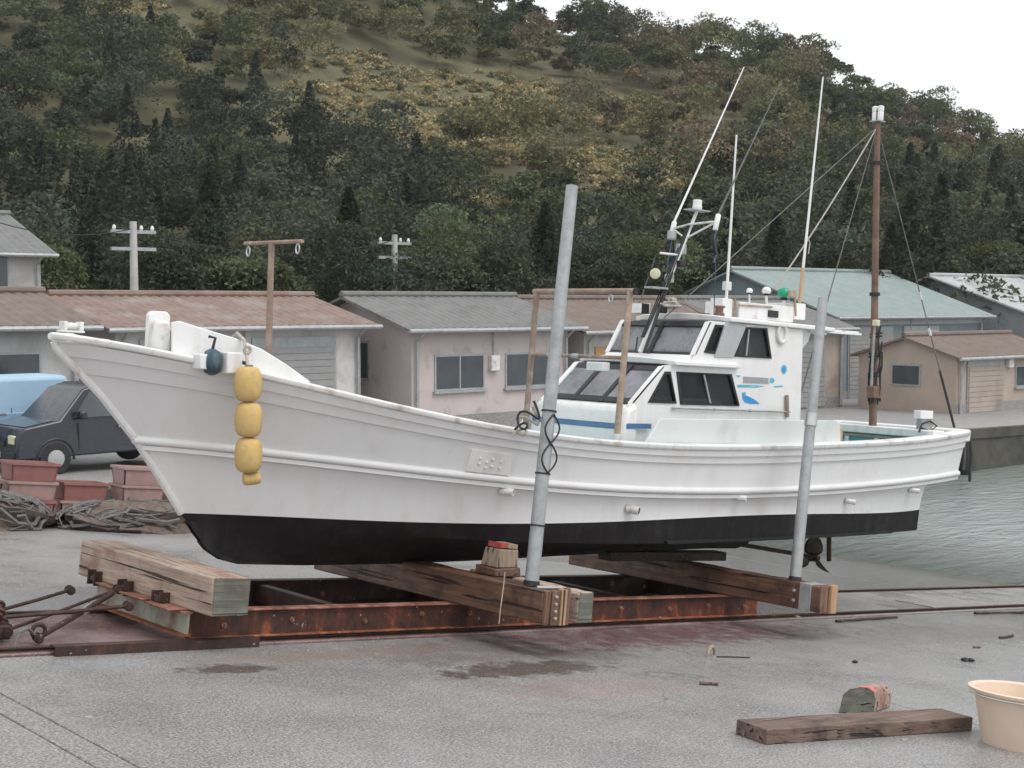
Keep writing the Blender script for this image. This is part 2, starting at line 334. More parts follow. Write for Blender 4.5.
        # wetter and darker towards the water, weed line at the edge
        shore = t.nodes.new('ShaderNodeMapRange'); shore.inputs['From Min'].default_value = 8.0; shore.inputs['From Max'].default_value = 13.5
        t.links.new(mathn(t, 'ADD', X, mathn(t, 'MULTIPLY', mid, 2.0)), shore.inputs['Value'])
        rough = mixc(t, shore.outputs[0], rough, (0.13, 0.13, 0.13))
        cc = mixc(t, mathn(t, 'MULTIPLY', shore.outputs[0], 0.35), cc, (0.13, 0.135, 0.13))
        weed = t.nodes.new('ShaderNodeMapRange'); weed.inputs['From Min'].default_value = 15.0; weed.inputs['From Max'].default_value = 16.0
        t.links.new(mathn(t, 'ADD', X, mathn(t, 'MULTIPLY', mathn(t, 'SUBTRACT', big, 0.5), 3.0)), weed.inputs['Value'])
        cc = mixc(t, mathn(t, 'MULTIPLY', weed.outputs[0], 0.7), cc, (0.10, 0.088, 0.06))
    t.links.new(cc, b.inputs['Base Color']); t.links.new(rough, b.inputs['Roughness'])
    bump(t, b, mathn(t, 'ADD', fine, mathn(t, 'MULTIPLY', vor.outputs['Distance'], 0.8)), 0.35, 0.006)
    MATS[name] = m; return m
M['slip'] = concrete('wet_slip_concrete', 0.78, True)
M['strip'] = concrete('smooth_concrete_strip', 0.45, False, 0.92)
M['apron'] = concrete('apron_concrete', 0.3, False, 1.0)
M['quay'] = pm('dark_quay_concrete', (0.085, 0.08, 0.068), 0.8, 0.25, 1.2, dirt=(0.03, 0.032, 0.024), dirt_amt=0.6, dscale=0.7, bmp=0.4, bscale=12)
m, t, b = nodes_of('track_bed_concrete'); v = mapping(t); tcx = t.nodes.new('ShaderNodeTexCoord'); spx = t.nodes.new('ShaderNodeSeparateXYZ'); t.links.new(tcx.outputs['Object'], spx.inputs[0])
far_ = t.nodes.new('ShaderNodeMapRange'); far_.inputs['From Min'].default_value = 7.2; far_.inputs['From Max'].default_value = 9.6; t.links.new(spx.outputs[0], far_.inputs['Value'])
gr_ = ramp(t, noise(t, v, 2.5, 8, .7), [(.3, (.17, .165, .16)), (.7, (.28, .265, .25))]); rd_ = ramp(t, noise(t, v, 1.4, 9, .7, .4), [(.34, (.095, .042, .040)), (.5, (.18, .115, .11)), (.68, (.27, .20, .19))])
cc = mixc(t, far_.outputs[0], rd_, gr_); cc = mixc(t, ramp(t, noise(t, v, 60, 3), [(.56, 0), (.68, .6)]), cc, (.42, .39, .37)); t.links.new(cc, b.inputs['Base Color'])
t.links.new(ramp(t, noise(t, v, 1.1, 5), [(.4, .18), (.6, .5)]), b.inputs['Roughness']); bump(t, b, noise(t, v, 60, 5), .3, .006); M['bed'] = m
M['dirtjoint'] = pm('joint_dirt', (0.03, 0.028, 0.025), 0.9)

def sheet(x0, x1, y0, y1, z, mb=None, nx=1, ny=1):
    mb = mb or MB(); return mb.grid([[(x0 + (x1 - x0) * i / nx, y0 + (y1 - y0) * k / ny, z) for k in range(ny + 1)] for i in range(nx + 1)])
slip = single(sheet(-16, 27, -40, QY, -0.035), 'slipway', M['dirtjoint'], SLIP, (0, 0, 0), kind='structure')
xj = U(800, 681, SLIP, z=0).x; xk = U(905, 567, SLIP, z=0).x; xl = U(870, 581, SLIP, z=0).x; ys = U(30, 752, SLIP, z=0).y
xs2 = U(0, 713, SLIP, z=0).x
g = 0.006
def slabpiece(x0, x1, y0, y1, mat, z=0.0):
    mb = MB(); mb.box(x0 + g, x1 - g, y0 + g, y1 - g, -0.30, z)
    o = part(mb, 'concrete_slab', mat, slip, bevel=0.008); return o
BASE[slip.name] = Vector((0, 0, 0))
slabpiece(-16, xs2, -40, ys, M['slip']); slabpiece(-16, xs2, ys, QY, M['slip'])
slabpiece(xs2, -1.22, -40, QY, M['strip'])
xb = [-1.22, xj, 9.4, xl, xk, 27]
for a, b_ in zip(xb[:-1], xb[1:]):
    slabpiece(a, b_, -40, -0.84, M['slip']); slabpiece(a, b_, 0.84, QY, M['slip'])
bed = single(MB().box(-16, 27, -0.834, 0.834, -0.3, 0.02), 'track_bed', M['bed'], SLIP, (0, 0, 0), kind='structure', bevel=0.01)

# steel rails let into the edges of the track bed
def rail(y, label):
    mb = MB()
    prof = [(-0.055, 0.0), (-0.055, 0.012), (-0.012, 0.022), (-0.012, 0.045), (-0.028, 0.05), (-0.028, 0.072), (0.028, 0.072), (0.028, 0.05), (0.012, 0.045), (0.012, 0.022), (0.055, 0.012), (0.055, 0.0)]
    mb.prism([(-7, y + a, b_ * .42 + 0.016) for a, b_ in prof], (33, 0, 0))
    return single(mb, 'slipway_rail', M['rust_dark'], SLIP, (0, y, 0), label, 'rail', 'rails of the slipway')
rail(-0.735, 'rusty steel slipway rail running under the beam with bright plank-ended timbers')
rail(0.735, 'rusty steel slipway rail on the far side of the cradle, beyond the keel')
# loose channel iron beside the rail at the upper end
p0 = U(55, 657, SLIP, z=0.0); p1 = U(205, 646, SLIP, z=0.0)
mb = MB(); mb.prism([(p0.x, p0.y, 0.002), (p0.x, p0.y + 0.02, 0.002), (p0.x, p0.y + 0.02, 0.06), (p0.x, p0.y + 0.10, 0.06), (p0.x, p0.y + 0.10, 0.072), (p0.x, p0.y, 0.072)], (p1.x + 0.4 - p0.x, 0, 0))
single(mb, 'channel_iron', M['rust_dark'], SLIP, (p0.x, p0.y, 0), 'dark rusty length of channel iron lying along the track bed edge', 'steel channel')

# far quay: wall, apron
def apz(x): return min(0.2, max(-0.85, -0.2 - 0.02 * x))
def slz(x): return -math.tan(R(6.65)) * x
def apron_z(x, y):
    a = apz(x)
    if x < 2.0:
        k = min(1, max(0, (y - QY) / 6.0)); s = max(-0.4, min(slz(x), 1.2)); k = k * k * (3 - 2 * k); return s * (1 - k) + a * k
    return a
xsq = np.concatenate([np.arange(-40, 2.0, 1.5), np.arange(2.0, 140, 4.0)]); ysq = np.concatenate([np.arange(QY, 18, 1.0), np.arange(18, 96, 6.0)])
apron = single(MB().grid([[(x, y, apron_z(x, y)) for y in ysq] for x in xsq]), 'quay_apron', M['apron'], WORLD, (0, 0, 0), kind='structure')
mb = MB(); xq = np.arange(2.2, 140, 2.0)
mb.sweep([(x, QY, apz(x)) for x in xq], [(-0.3, -3.6), (-0.3, 0.02), (0.0, 0.05), (0.06, 0.03), (0.06, -0.22), (0.012, -0.24), (0.012, -3.6)], side=-1)
quay = single(mb, 'quay_wall', M['quay'], WORLD, (2.2, QY, -3), 'dark stained concrete quay wall across the water behind the stern', 'quay wall')
for k in range(9):
    x = 20 + k * 4.2; mb = MB(); z0 = apz(x)
    mb.lathe([(0.14, -0.55), (0.16, -0.5), (0.16, 0.35), (0.14, 0.4)], (x, QY - 0.245, z0 - 0.55), n=12)
    mb.lathe([(0.05, -0.6), (0.07, -0.58), (0.07, 0.45), (0.05, 0.46)], (x, QY - 0.245, z0 - 0.55), n=8)
    part(mb, 'rubber_fender', M['dark'], quay)

# water
m, t, b = nodes_of('harbour_water')
tc = t.nodes.new('ShaderNodeTexCoord'); mp = t.nodes.new('ShaderNodeMapping'); mp.inputs['Rotation'].default_value = (0, 0, R(-49)); mp.inputs['Scale'].default_value = (1.0, 2.6, 1.0)
t.links.new(tc.outputs['Object'], mp.inputs['Vector'])
b.inputs['Base Color'].default_value = (0.25, 0.28, 0.27, 1); b.inputs['Roughness'].default_value = 0.10; b.inputs['IOR'].default_value = 1.33
h = mathn(t, 'ADD', noise(t, mp.outputs[0], 1.4, 5, 0.55, 0.3), mathn(t, 'MULTIPLY', noise(t, mp.outputs[0], 7.0, 3, 0.5), 0.3))
bump(t, b, h, 0.30, 0.14)
sp = t.nodes.new('ShaderNodeSeparateXYZ'); t.links.new(tc.outputs['Object'], sp.inputs[0])
mr = t.nodes.new('ShaderNodeMapRange'); mr.inputs['From Min'].default_value = 15.9; mr.inputs['From Max'].default_value = 20.0; mr.inputs['To Min'].default_value = 0.35; mr.inputs['To Max'].default_value = 1.0
t.links.new(sp.outputs[0], mr.inputs['Value'])
tr = t.nodes.new('ShaderNodeBsdfTransparent'); tr.inputs[0].default_value = (0.6, 0.7, 0.62, 1); ms = t.nodes.new('ShaderNodeMixShader')
t.links.new(mr.outputs[0], ms.inputs[0]); t.links.new(tr.outputs[0], ms.inputs[1]); t.links.new(b.outputs[0], ms.inputs[2])
t.links.new(ms.outputs[0], t.nodes['Material Output'].inputs[0]); M['water'] = m
single(sheet(15.0, 900, -900, QY + 0.1, WATER_Z), 'water', M['water'], WORLD, (0, 0, 0), kind='structure')

# hillside
fh = Vector((fwd.x, fwd.y, 0)).normalized()
RL = [-240, -130, -68, -30, 3.7, 22, 45, 51.5, 58, 68, 90, 130, 240]; RH = [72, 76, 68, 54, 40.5, 37.0, 33.0, 28.0, 24.5, 20.3, 14, 7, 2]
def vnoise(x, y, s):
    return (math.sin(x * s * 1.3 + 1.7 * math.sin(y * s * 0.9)) + math.sin(y * s * 1.1 + 2.1 * math.sin(x * s * 0.7 + 1)) + math.sin((x + y) * s * 0.63 + 0.5)) / 3
def hill_z(d, l):
    t_ = max(0, min(1, (d - 58) / 140.0)); H_ = float(np.interp(l + 0.35 * (198 - d) * (d < 198), RL, RH))
    z = -1.0 + (H_ + 1.0) * t_ ** 1.25
    if d > 198: z = H_ + (d - 198) * -0.05
    return z + vnoise(d, l, 0.09) * 2.2 * min(1, t_ * 3) * (1 - 0.6 * t_)
def dl_world(d, l):
    q = CAM + fh * d + right * l; return q.x, q.y
m, t, b = nodes_of('dry_grass_slope'); v = mapping(t)
cc = ramp(t, noise(t, v, 0.12, 8, 0.65), [(0.32, (0.07, 0.07, 0.04)), (0.5, (0.13, 0.118, 0.066)), (0.7, (0.20, 0.172, 0.098))])
cc = mixc(t, ramp(t, noise(t, v, 0.9, 8, 0.7), [(0.4, 0.0), (0.62, 0.5)]), cc, (0.10, 0.105, 0.05))
t.links.new(cc, b.inputs['Base Color']); b.inputs['Roughness'].default_value = 0.95; bump(t, b, noise(t, v, 2.0, 8, 0.7), 0.8, 0.3); M['hill'] = m
dd = np.concatenate([np.arange(56, 200, 4.0), np.arange(200, 420, 20)]); ll = np.arange(-240, 241, 6.0)
single(MB().grid([[(*dl_world(d, l), hill_z(d, l)) for l in ll] for d in dd]), 'hillside', M['hill'], WORLD, (0, 0, 0), kind='structure')

# ================================================================== FISHING BOAT (frame BOAT: x aft, y to starboard, z up from the slip under the bow tip)
boat = thing('fishing_boat', 'long white fishing boat with black bottom and wheelhouse, hauled out on timbers', 'boat', BOAT, (5.5, 0, 0.33))
def halfb(x, xs, xe, B, um, p, q, aft):
    u = max(0.0, min(1.0, (x - xs) / (xe - xs)))
    if u < um: return B * (1 - (1 - u / um) ** p) ** q
    return B - aft * ((u - um) / (1 - um)) ** 2
CUR = {}
def curve(name, px, xs, zs, xe, B, um, p, q, aft, deg=5, n=70):
    """a hull line on the port side: photo points carried onto the half-breadth curve"""
    bf = lambda x: halfb(x, xs, xe, B, um, p, q, aft)
    P = [(xs, zs)]
    for (a, b_) in px:
        y = 0.8
        for _ in range(60): q_ = U(a, b_, y=-y); y = 0.5 * y + 0.5 * max(0.02, bf(q_.x))
        q_ = U(a, b_, y=-y); P.append((q_.x, q_.z))
    P = np.array(P); wts = np.ones(len(P)); wts[0] = 6
    cf = np.polyfit(P[:, 0], P[:, 1], deg, w=wts)
    tt = np.linspace(0, 1, n) ** 1.5; X = xs + (xe - xs) * tt
    pts = [Vector((x, -bf(x), float(np.polyval(cf, x)))) for x in X]; pts[0].z = zs
    CUR[name] = pts; return pts
sheer = curve('sheer', [(75, 340), (100, 344), (150, 353), (200, 364), (250, 374), (300, 385), (350, 398), (400, 411), (450, 422), (500, 431), (560, 439), (620, 444), (700, 447.5), (760, 449), (800, 449), (850, 447), (900, 443), (940, 438), (968, 434)], -0.148, 2.285, 11.2, 1.12, 0.5, 2.4, 0.8, 0.17)
strake = curve('strake', [(180, 442), (232, 449), (300, 458), (400, 467), (466, 475), (546, 484), (640, 490), (720, 491), (790, 489.5), (880, 484), (920, 479), (965, 472)], 0.554, 1.50, 11.12, 1.06, 0.5, 2.2, 0.95, 0.16)
wline = curve('wl', [(230, 515), (300, 517.5), (400, 521.5), (500, 524), (560, 523.5), (640, 520), (720, 517), (800, 514), (917, 510)], 0.985, 0.90, 10.45, 0.99, 0.52, 2.0, 1.05, 0.17)
chine = curve('chine', [(260, 525), (340, 532), (470, 540), (600, 543), (690, 543), (800, 538), (884, 533), (917, 530)], 1.04, 0.83, 10.45, 0.93, 0.52, 1.9, 1.1, 0.13)
kx = [1.04, 1.12, 1.227, 1.36, 1.518, 2.0, 2.6, 3.26, 4.2, 6, 7.4, 8.6, 10.45]; kz = [0.83, 0.72, 0.60, 0.515, 0.462, 0.42, 0.395, 0.375, 0.36, 0.36, 0.38, 0.45, 0.47]
keel = [Vector((p.x, -0.035, float(np.interp(p.x, kx, kz)))) for p in chine]
def lerp(a, b_, k, bulge=0.0):
    out = []
    for p, q in zip(a, b_):
        r = p.lerp(q, k); r.y -= bulge * 4 * k * (1 - k) * min(1, abs(p.y) * 2); out.append(r)
    return out
mb = MB(); mb.grid([sheer, lerp(sheer, strake, 0.33, -0.01), lerp(sheer, strake, 0.66, -0.01), strake])
sx_, sy_, sz_ = [p.x for p in strake], [p.y for p in strake], [p.z for p in strake]
stlow = []
for i, p in enumerate(wline):
    x = 0.554 + (10.47 - 0.554) * (i / (len(wline) - 1)) ** 1.5
    stlow.append(Vector((x, float(np.interp(x, sx_, sy_)), float(np.interp(x, sx_, sz_)))))
mb.grid([stlow, lerp(stlow, wline, 0.3, -0.035), lerp(stlow, wline, 0.65, -0.03), wline])
sl_e = [p for p in strake if p.x > 10.47]; sl_e = [stlow[-1]] + sl_e
mb.grid([sl_e, [Vector((p.x, 0, p.z)) for p in sl_e]])
# close the overhanging stern: counter between rubbing strake and lower hull, then the two transoms
mb.mirror()
def tr(pts): return [Vector((p.x, p.y, p.z)) for p in pts] + [Vector((p.x, -p.y, p.z)) for p in pts[::-1]]
mb.add(tr([sheer[-1], strake[-1]]), [(0, 1, 2, 3)]); mb.add(tr([stlow[-1], lerp(stlow, wline, 0.3, -0.035)[-1], lerp(stlow, wline, 0.65, -0.03)[-1], wline[-1]]), [(0, 1, 2, 3, 4, 5, 6, 7)])
hull = part(mb, 'hull', M['hull'], boat, weld=0.002, smooth=50)
mb = MB(); mb.grid([wline, chine]); mb.grid([chine, lerp(chine, keel, 0.5, -0.02), keel]); mb.mirror()
mb.add(tr([wline[-1], chine[-1], keel[-1]]), [(0, 1, 2, 3, 4, 5)])
part(mb, 'hull_bottom', M['black'], boat, weld=0.002, smooth=30)
# keel and skeg, open aperture at the screw
mb = MB(); prof = [(1.16, 0.66), (1.227, 0.585), (1.36, 0.50), (1.518, 0.455), (2.2, 0.405), (3.26, 0.362), (4.2, 0.342), (6.0, 0.325), (7.5, 0.30), (8.0, 0.275), (8.2, 0.31), (8.35, 0.48), (6, 0.45), (3, 0.50), (1.7, 0.62), (1.4, 0.70)]
mb.prism([(x, -0.04, z) for x, z in prof], (0, 0.08, 0)); part(mb, 'keel', M['black'], boat, bevel=0.008)
# spray rail on the chine
i0 = next(i for i, p in enumerate(chine) if p.x > 5.7); i1 = next(i for i, p in enumerate(chine) if p.x > 10.0)
part(MB().sweep(chine[i0:i1], [(-0.02, 0.0), (0.035, -0.004), (0.035, 0.018), (-0.02, 0.04)]), 'spray_rail', M['black'], boat)
# rubbing strake, gunwale, mouldings under it
rnd = [(-0.02, 0.034), (0.012, 0.036), (0.032, 0.022), (0.038, 0.0), (0.032, -0.02), (0.012, -0.032), (-0.02, -0.036)]
for s_ in (1, -1):
    mir = lambda c: [Vector((p.x, p.y * s_, p.z)) for p in c]
    sd_ = -1 if s_ == 1 else 1
    part(MB().sweep(mir(strake), rnd, side=sd_), 'rubbing_strake', M['hull'], boat, smooth=60)
    part(MB().sweep(mir(strake)[2:], [(-0.02, -0.034), (0.008, -0.036), (0.006, -0.072), (-0.02, -0.078)], side=sd_), 'strake_moulding', M['hull'], boat)
    sc = [1.0 + 0.75 * max(0, 1 - (p.x + 0.15) / 3.5) for p in sheer]
    part(MB().sweep(mir(sheer), [(-0.13, 0.012), (-0.13, 0.045), (0.035, 0.045), (0.055, 0.03), (0.055, 0.0), (0.045, -0.012), (0.0, -0.02), (-0.05, -0.02)], side=sd_), 'gunwale', M['cap'], boat, smooth=45)
    for nm_, k0, k1, of_ in (('gunwale_moulding', 0.03, 0.17, 0.034), ('lower_moulding', 0.17, 0.34, 0.014)):
        ca_, cb_ = mir(lerp(sheer, strake, k0)), mir(lerp(sheer, strake, k1))
        def outw(c, i, a): d_ = c[min(i + 1, len(c) - 1)] - c[max(i - 1, 0)]; d_.z = 0; d_.normalize(); return Vector((d_.y, -d_.x, 0)) * (a if s_ == 1 else -a)
        n_ = len(ca_); rw_ = [[p - outw(ca_, i, .03) for i, p in enumerate(ca_)], [p + outw(ca_, i, of_) for i, p in enumerate(ca_)], [p + outw(cb_, i, of_) for i, p in enumerate(cb_)], [p - outw(cb_, i, .03) - Vector((0, 0, .006)) for i, p in enumerate(cb_)]]
        part(MB().grid(rw_), nm_, M['hull'], boat)
    # inside of the bulwark, white, teal where the aft well is
    lo_ = lerp(sheer, strake, 0.85); ia = next(i for i, p in enumerate(sheer) if p.x > 2.0)
    inn = [Vector((p.x, (p.y + 0.09) * s_, p.z)) for p in sheer[ia:]]; inl = [Vector((p.x, (p.y + 0.13) * s_, p.z)) for p in lo_[ia:]]
    part(MB().grid([inn, inl]), 'bulwark_lining', M['teal'], boat)
# stem strip
stem = [(-0.148, 2.22), (0.05, 2.03), (0.239, 1.855), (0.554, 1.50), (0.78, 1.19), (0.985, 0.90)]
so_ = part(MB().tube([(x + 0.012, 0, z) for x, z in [(-0.165, 2.26)] + stem], 0.034, 10), 'stem_post', M['white_worn'], boat)
part(MB().tube([(x - 0.018, 0, z) for x, z in stem[1:]], 0.009, 6), 'stem_strip', M['tan'], so_)
# bow cap where the two gunwales meet
mb = MB(); mb.prism([(-0.165, -0.03, 2.25), (-0.09, -0.12, 2.25), (0.2, -0.26, 2.225), (0.2, 0.26, 2.225), (-0.09, 0.12, 2.25), (-0.165, 0.03, 2.25)], (0, 0, 0.068))
part(mb, 'bow_cap', M['cap'], boat, bevel=0.015)
mb = MB(); mb.box(-0.12, 0.07, -0.05, 0.05, 2.335, 2.35); mb.box(-0.10, -0.07, -0.05, 0.05, 2.35, 2.42); mb.box(0.03, 0.06, -0.05, 0.05, 2.35, 2.42); mb.lathe([(0.02, -0.06), (0.028, 0), (0.02, 0.06)], (-0.02, 0, 2.385), (1, 0, 0), 10)
part(mb, 'bow_roller', M['white_worn'], boat, bevel=0.004)
# decks
dk = [p + Vector((0, 0.12, 0.0)) for p in lerp(sheer, strake, 0.6) if p.x > 1.2]
mb = MB(); mb.grid([dk, [Vector((p.x, 0, p.z + 0.04)) for p in dk], [Vector((p.x, -p.y, p.z)) for p in dk]]); part(mb, 'deck', M['teal'], boat)
mb = MB(); fx = [p for p in sheer if 0.05 < p.x < 1.4]
mb.grid([[p + Vector((0, 0.07, -0.06)) for p in fx], [Vector((p.x, 0, p.z - 0.06)) for p in fx], [Vector((p.x, -p.y - 0.07, p.z - 0.06)) for p in fx]]); part(mb, 'foredeck', M['white'], boat)
# transom rail
mb = MB(); bt = abs(sheer[-1].y); zt = sheer[-1].z
mb.box(11.06, 11.25, -bt - 0.03, bt + 0.03, zt - 0.10, zt + 0.05); part(mb, 'transom_rail', M['white'], boat, bevel=0.02)
part(MB().box(11.0, 11.06, -bt + 0.05, bt - 0.05, zt - 0.5, zt - 0.01), 'transom_lining', M['teal'], boat)
part(MB().box(10.50, 10.74, -bt + 0.02, bt - 0.02, 1.60, 1.70), 'mast_thwart', M['white_worn'], boat, bevel=.015)
part(MB().box(10.56, 10.60, -bt + 0.06, bt - 0.06, 1.15, 1.60), 'hold_bulkhead', M['teal'], boat)
part(MB().box(10.53, 10.56, -bt + 0.06, bt - 0.06, 1.555, 1.585), 'stern_ledge', M['pole_tan'], boat)
for yy in (-0.55, -.1, 0.35): part(MB().box(10.53, 10.557, yy - 0.03, yy + 0.03, 1.15, 1.55), 'stern_stanchion', M['board'], boat)
part(MB().box(8.62, 8.72, -0.90, -0.80, 1.1, zt + 0.06), 'wooden_post', M['tanboard'], boat, bevel=0.01)

# ---- bow fittings
a = Vector((0.52, -0.30, 0)); bvec = Vector((1.62, -0.66, 0)); nrm = (bvec - a).cross(Vector((0, 0, 1)))
top = [(172, 322), (180, 321), (205, 329), (235, 338), (262, 349), (286, 364), (311, 382)]; bot = [(300, 386), (250, 375), (205, 366), (172, 352)]
poly = [U(x, y, p=a, n=nrm) for x, y in top + bot]
mb = MB(); mb.prism(poly, nrm.normalized() * -0.05); part(mb, 'bow_bulwark_board', M['white'], boat, bevel=0.008)
q0 = U(148, 347, y=-0.12); q1 = U(171, 312, y=-0.12)
mb = MB(); mb.prism([(q0.x, -0.12, q0.z - 0.15), (q1.x, -0.12, q0.z - 0.15), (q1.x, -0.12, q1.z - 0.03), (q1.x - 0.03, -0.12, q1.z), (q0.x + 0.03, -0.12, q1.z), (q0.x, -0.12, q1.z - 0.03)], (0, 0.07, 0)); part(mb, 'anchor_bitt', M['white'], boat, bevel=0.012)
q2 = U(154, 346, y=-0.24); q3 = U(172, 321, y=-0.24)
mb = MB(); mb.box(q2.x, q3.x, -0.24, -0.13, q2.z - 0.1, q3.z); part(mb, 'bitt_cheek', M['white_worn'], boat, bevel=0.03)
# line hauler clamped to the gunwale
c = U(212, 362, y=-0.58)
mb = MB(); mb.lathe([(0.05, -0.06), (0.085, -0.055), (0.105, -0.02), (0.105, 0.02), (0.085, 0.055), (0.05, 0.06)], c, (1, -0.35, 0), 18); lh = part(mb, 'line_hauler', M['navy'], boat)
part(MB().box(c.x + 0.062, c.x + 0.20, c.y - 0.13, c.y + 0.0, c.z - 0.085, c.z + 0.085), 'motor_box', M['white_worn'], lh, bevel=0.012)
part(MB().box(c.x - 0.13, c.x - 0.062, c.y - 0.05, c.y + 0.08, c.z - 0.06, c.z + 0.06), 'bearing_block', M['white'], lh, bevel=0.01)
part(MB().tube([c + Vector((0.0, 0, 0.10)), c + Vector((0.02, 0, 0.19)), c + Vector((-0.03, 0.02, 0.2))], 0.012, 6), 'lever', M['dark'], lh)
part(MB().tube([c + Vector((0.2, 0.02, 0.02)), c + Vector((0.30, -0.02, 0.0))], 0.015, 8), 'drive_shaft', M['dark'], lh)
# T post on the fore deck
tp = part(MB().tube([(1.76, 0, 1.75), (1.73, 0, 3.19)], [0.030, 0.026], 12), 'fore_post', M['pole_rust'], boat)
part(MB().tube([(1.74, -0.47, 3.19), (1.745, 0.47, 3.20)], 0.017, 10), 'crossbar', M['pole_rust'], tp)
for yy in (-0.40, 0.40):
    part(MB().tube([(1.74, yy + .028 * math.sin(k), 3.13 + .042 * math.cos(k)) for k in np.linspace(0, 6.28, 13)], 0.007, 6), 'shackle', M['steel'], tp)
# number plate and scuppers on the port side
def side_pt(px, py, cA, cB):
    """where a pixel ray meets the port topside between two hull lines"""
    y = 1.0
    for _ in range(40):
        q = U(px, py, y=-y)
        fa = np.interp(q.x, [p.x for p in cA], [-p.y for p in cA]); fb = np.interp(q.x, [p.x for p in cB], [-p.y for p in cB])
        za = np.interp(q.x, [p.x for p in cA], [p.z for p in cA]); zb = np.interp(q.x, [p.x for p in cB], [p.z for p in cB])
        k = max(0, min(1, (za - q.z) / max(1e-3, za - zb))); y = fa * (1 - k) + fb * k
    return U(px, py, y=-y)
off = Vector((-0.05, -0.03, 0)); cs = [side_pt(x, y, sheer, strake) for x, y in ((471, 449), (511, 454), (508, 476), (465, 471))]
mb = MB(); mb.prism([p + Vector((0, -0.018, 0)) for p in cs], (0, 0.05, 0)); npl = part(mb, 'number_plate', M['white'], boat, bevel=0.004)
for i, (u_, v_) in enumerate(((0.25, 0.35), (0.25, 0.6), (0.42, 0.5), (0.55, 0.35), (0.55, 0.65), (0.75, 0.4), (0.75, 0.7), (0.42, 0.75))):
    p = cs[0].lerp(cs[1], u_).lerp(cs[3].lerp(cs[2], u_), v_) + Vector((0, -0.018, 0))
    part(MB().lathe([(0.014, -0.004), (0.016, 0.004), (0.008, 0.012)], p, (0, -1, 0), 8), 'bolt', M['cap'], npl)
for x, y, r_, hole in ((504, 491, 0.035, False), (630, 509, 0.042, True), (738, 497.5, 0.03, False), (848, 501, 0.03, False), (912, 490, 0.03, False)):
    p = side_pt(x, y, strake, wline)
    o_ = part(MB().lathe([(r_ * 1.1, -0.03), (r_ * 1.1, 0.015), (r_, 0.02), (r_, 0.09), (r_ * 0.72, 0.092), (r_ * 0.7, 0.05)], p, (0.55, -1, -0.12), 14), 'scupper', M['cap'], boat)
    if hole: part(MB().lathe([(r_ * 0.75, 0.088), (r_ * 0.7, 0.094)], p, (0.55, -1, -0.12), 12), 'scupper_mouth', M['dark'], o_)

# ---- gallows in front of the wheelhouse
gx = 5.35
for yy, mt in ((-0.69, M['pole_tan']), (0.69, M['pole_rust'])):
    gp = part(MB().tube([(gx - 0.03, yy, 1.55 if yy < 0 else 1.1), (gx + .06, yy, 3.03)], 0.033, 12), 'gallows_post', mt, boat)
    part(MB().tube([(gx - 0.055, yy, 1.2), (gx - 0.025, yy, 1.62)], 0.043, 12), 'post_sleeve', M['cap'], gp)
gb = part(MB().tube([(gx + .06, -0.76, 3.03), (gx + .06, 0.73, 3.035)], 0.03, 12), 'gallows_bar', M['pole_rust'], boat)
part(MB().tube([(gx + .06, -0.775, 3.03), (gx + .06, -0.755, 3.03)], 0.034, 12), 'bar_end_cap', M['dark'], gb)
for yy in (-0.42,): part(MB().tube([(gx + .06, yy + .028 * math.sin(k), 2.965 + .042 * math.cos(k)) for k in np.linspace(0, 6.28, 13)], 0.008, 6), 'shackle', M['steel'], gb)
gb2 = part(MB().tube([(gx + 0.02, -0.66, 2.37), (gx + 0.02, 0.66, 2.37)], 0.02, 10), 'gallows_lower_bar', M['pole_rust'], boat)
for yy in (-0.05, 0.32): part(MB().tube([(gx + 0.02, yy, 2.37), (gx + 0.02, yy + 0.10, 2.37)], 0.027, 10), 'tape_wrap', M['galv'], gb2)
# work lamp hanging under the lower bar
wl_ = U(598, 367, x=5.30)
part(MB().box(wl_.x - 0.05, wl_.x + 0.05, wl_.y - 0.12, wl_.y + 0.12, wl_.z - 0.04, wl_.z + 0.05), 'work_lamp', M['white_worn'], boat, bevel=0.01)

# ---- wheelhouse
HB = 0.64
def wall_pt(px, py, y=-HB): return U(px, py, y=y)
wh = part(MB().prism([(5.40, -HB - 0.05, 1.0), (5.37, -HB - 0.05, 1.60), (5.46, -HB - 0.05, 1.88), (5.62, -HB - 0.05, 1.93), (5.62, -HB - 0.05, 1.0)], (0, 2 * HB + 0.1, 0)), 'trunk_cabin', M['white'], boat, bevel=0.05)
# stripe on the trunk
def on_front(z): # x of the sloped hood at a height
    return 5.37 + (z - 1.60) * (0.09 / 0.28)
z_a, z_b = 1.665, 1.715
mb = MB(); mb.prism([(on_front(z_a) - 0.006, -HB + 0.0, z_a), (on_front(z_a) - 0.006, HB, z_a), (on_front(z_b) - 0.006, HB, z_b), (on_front(z_b) - 0.006, -HB + 0.0, z_b)], (-0.004, 0, 0.004)); part(mb, 'blue_stripe', M['blue'], wh)
mb = MB(); mb.box(5.45, 5.80, -HB - 0.057, -HB - 0.052, 1.675, 1.725); part(mb, 'blue_stripe', M['blue'], wh)
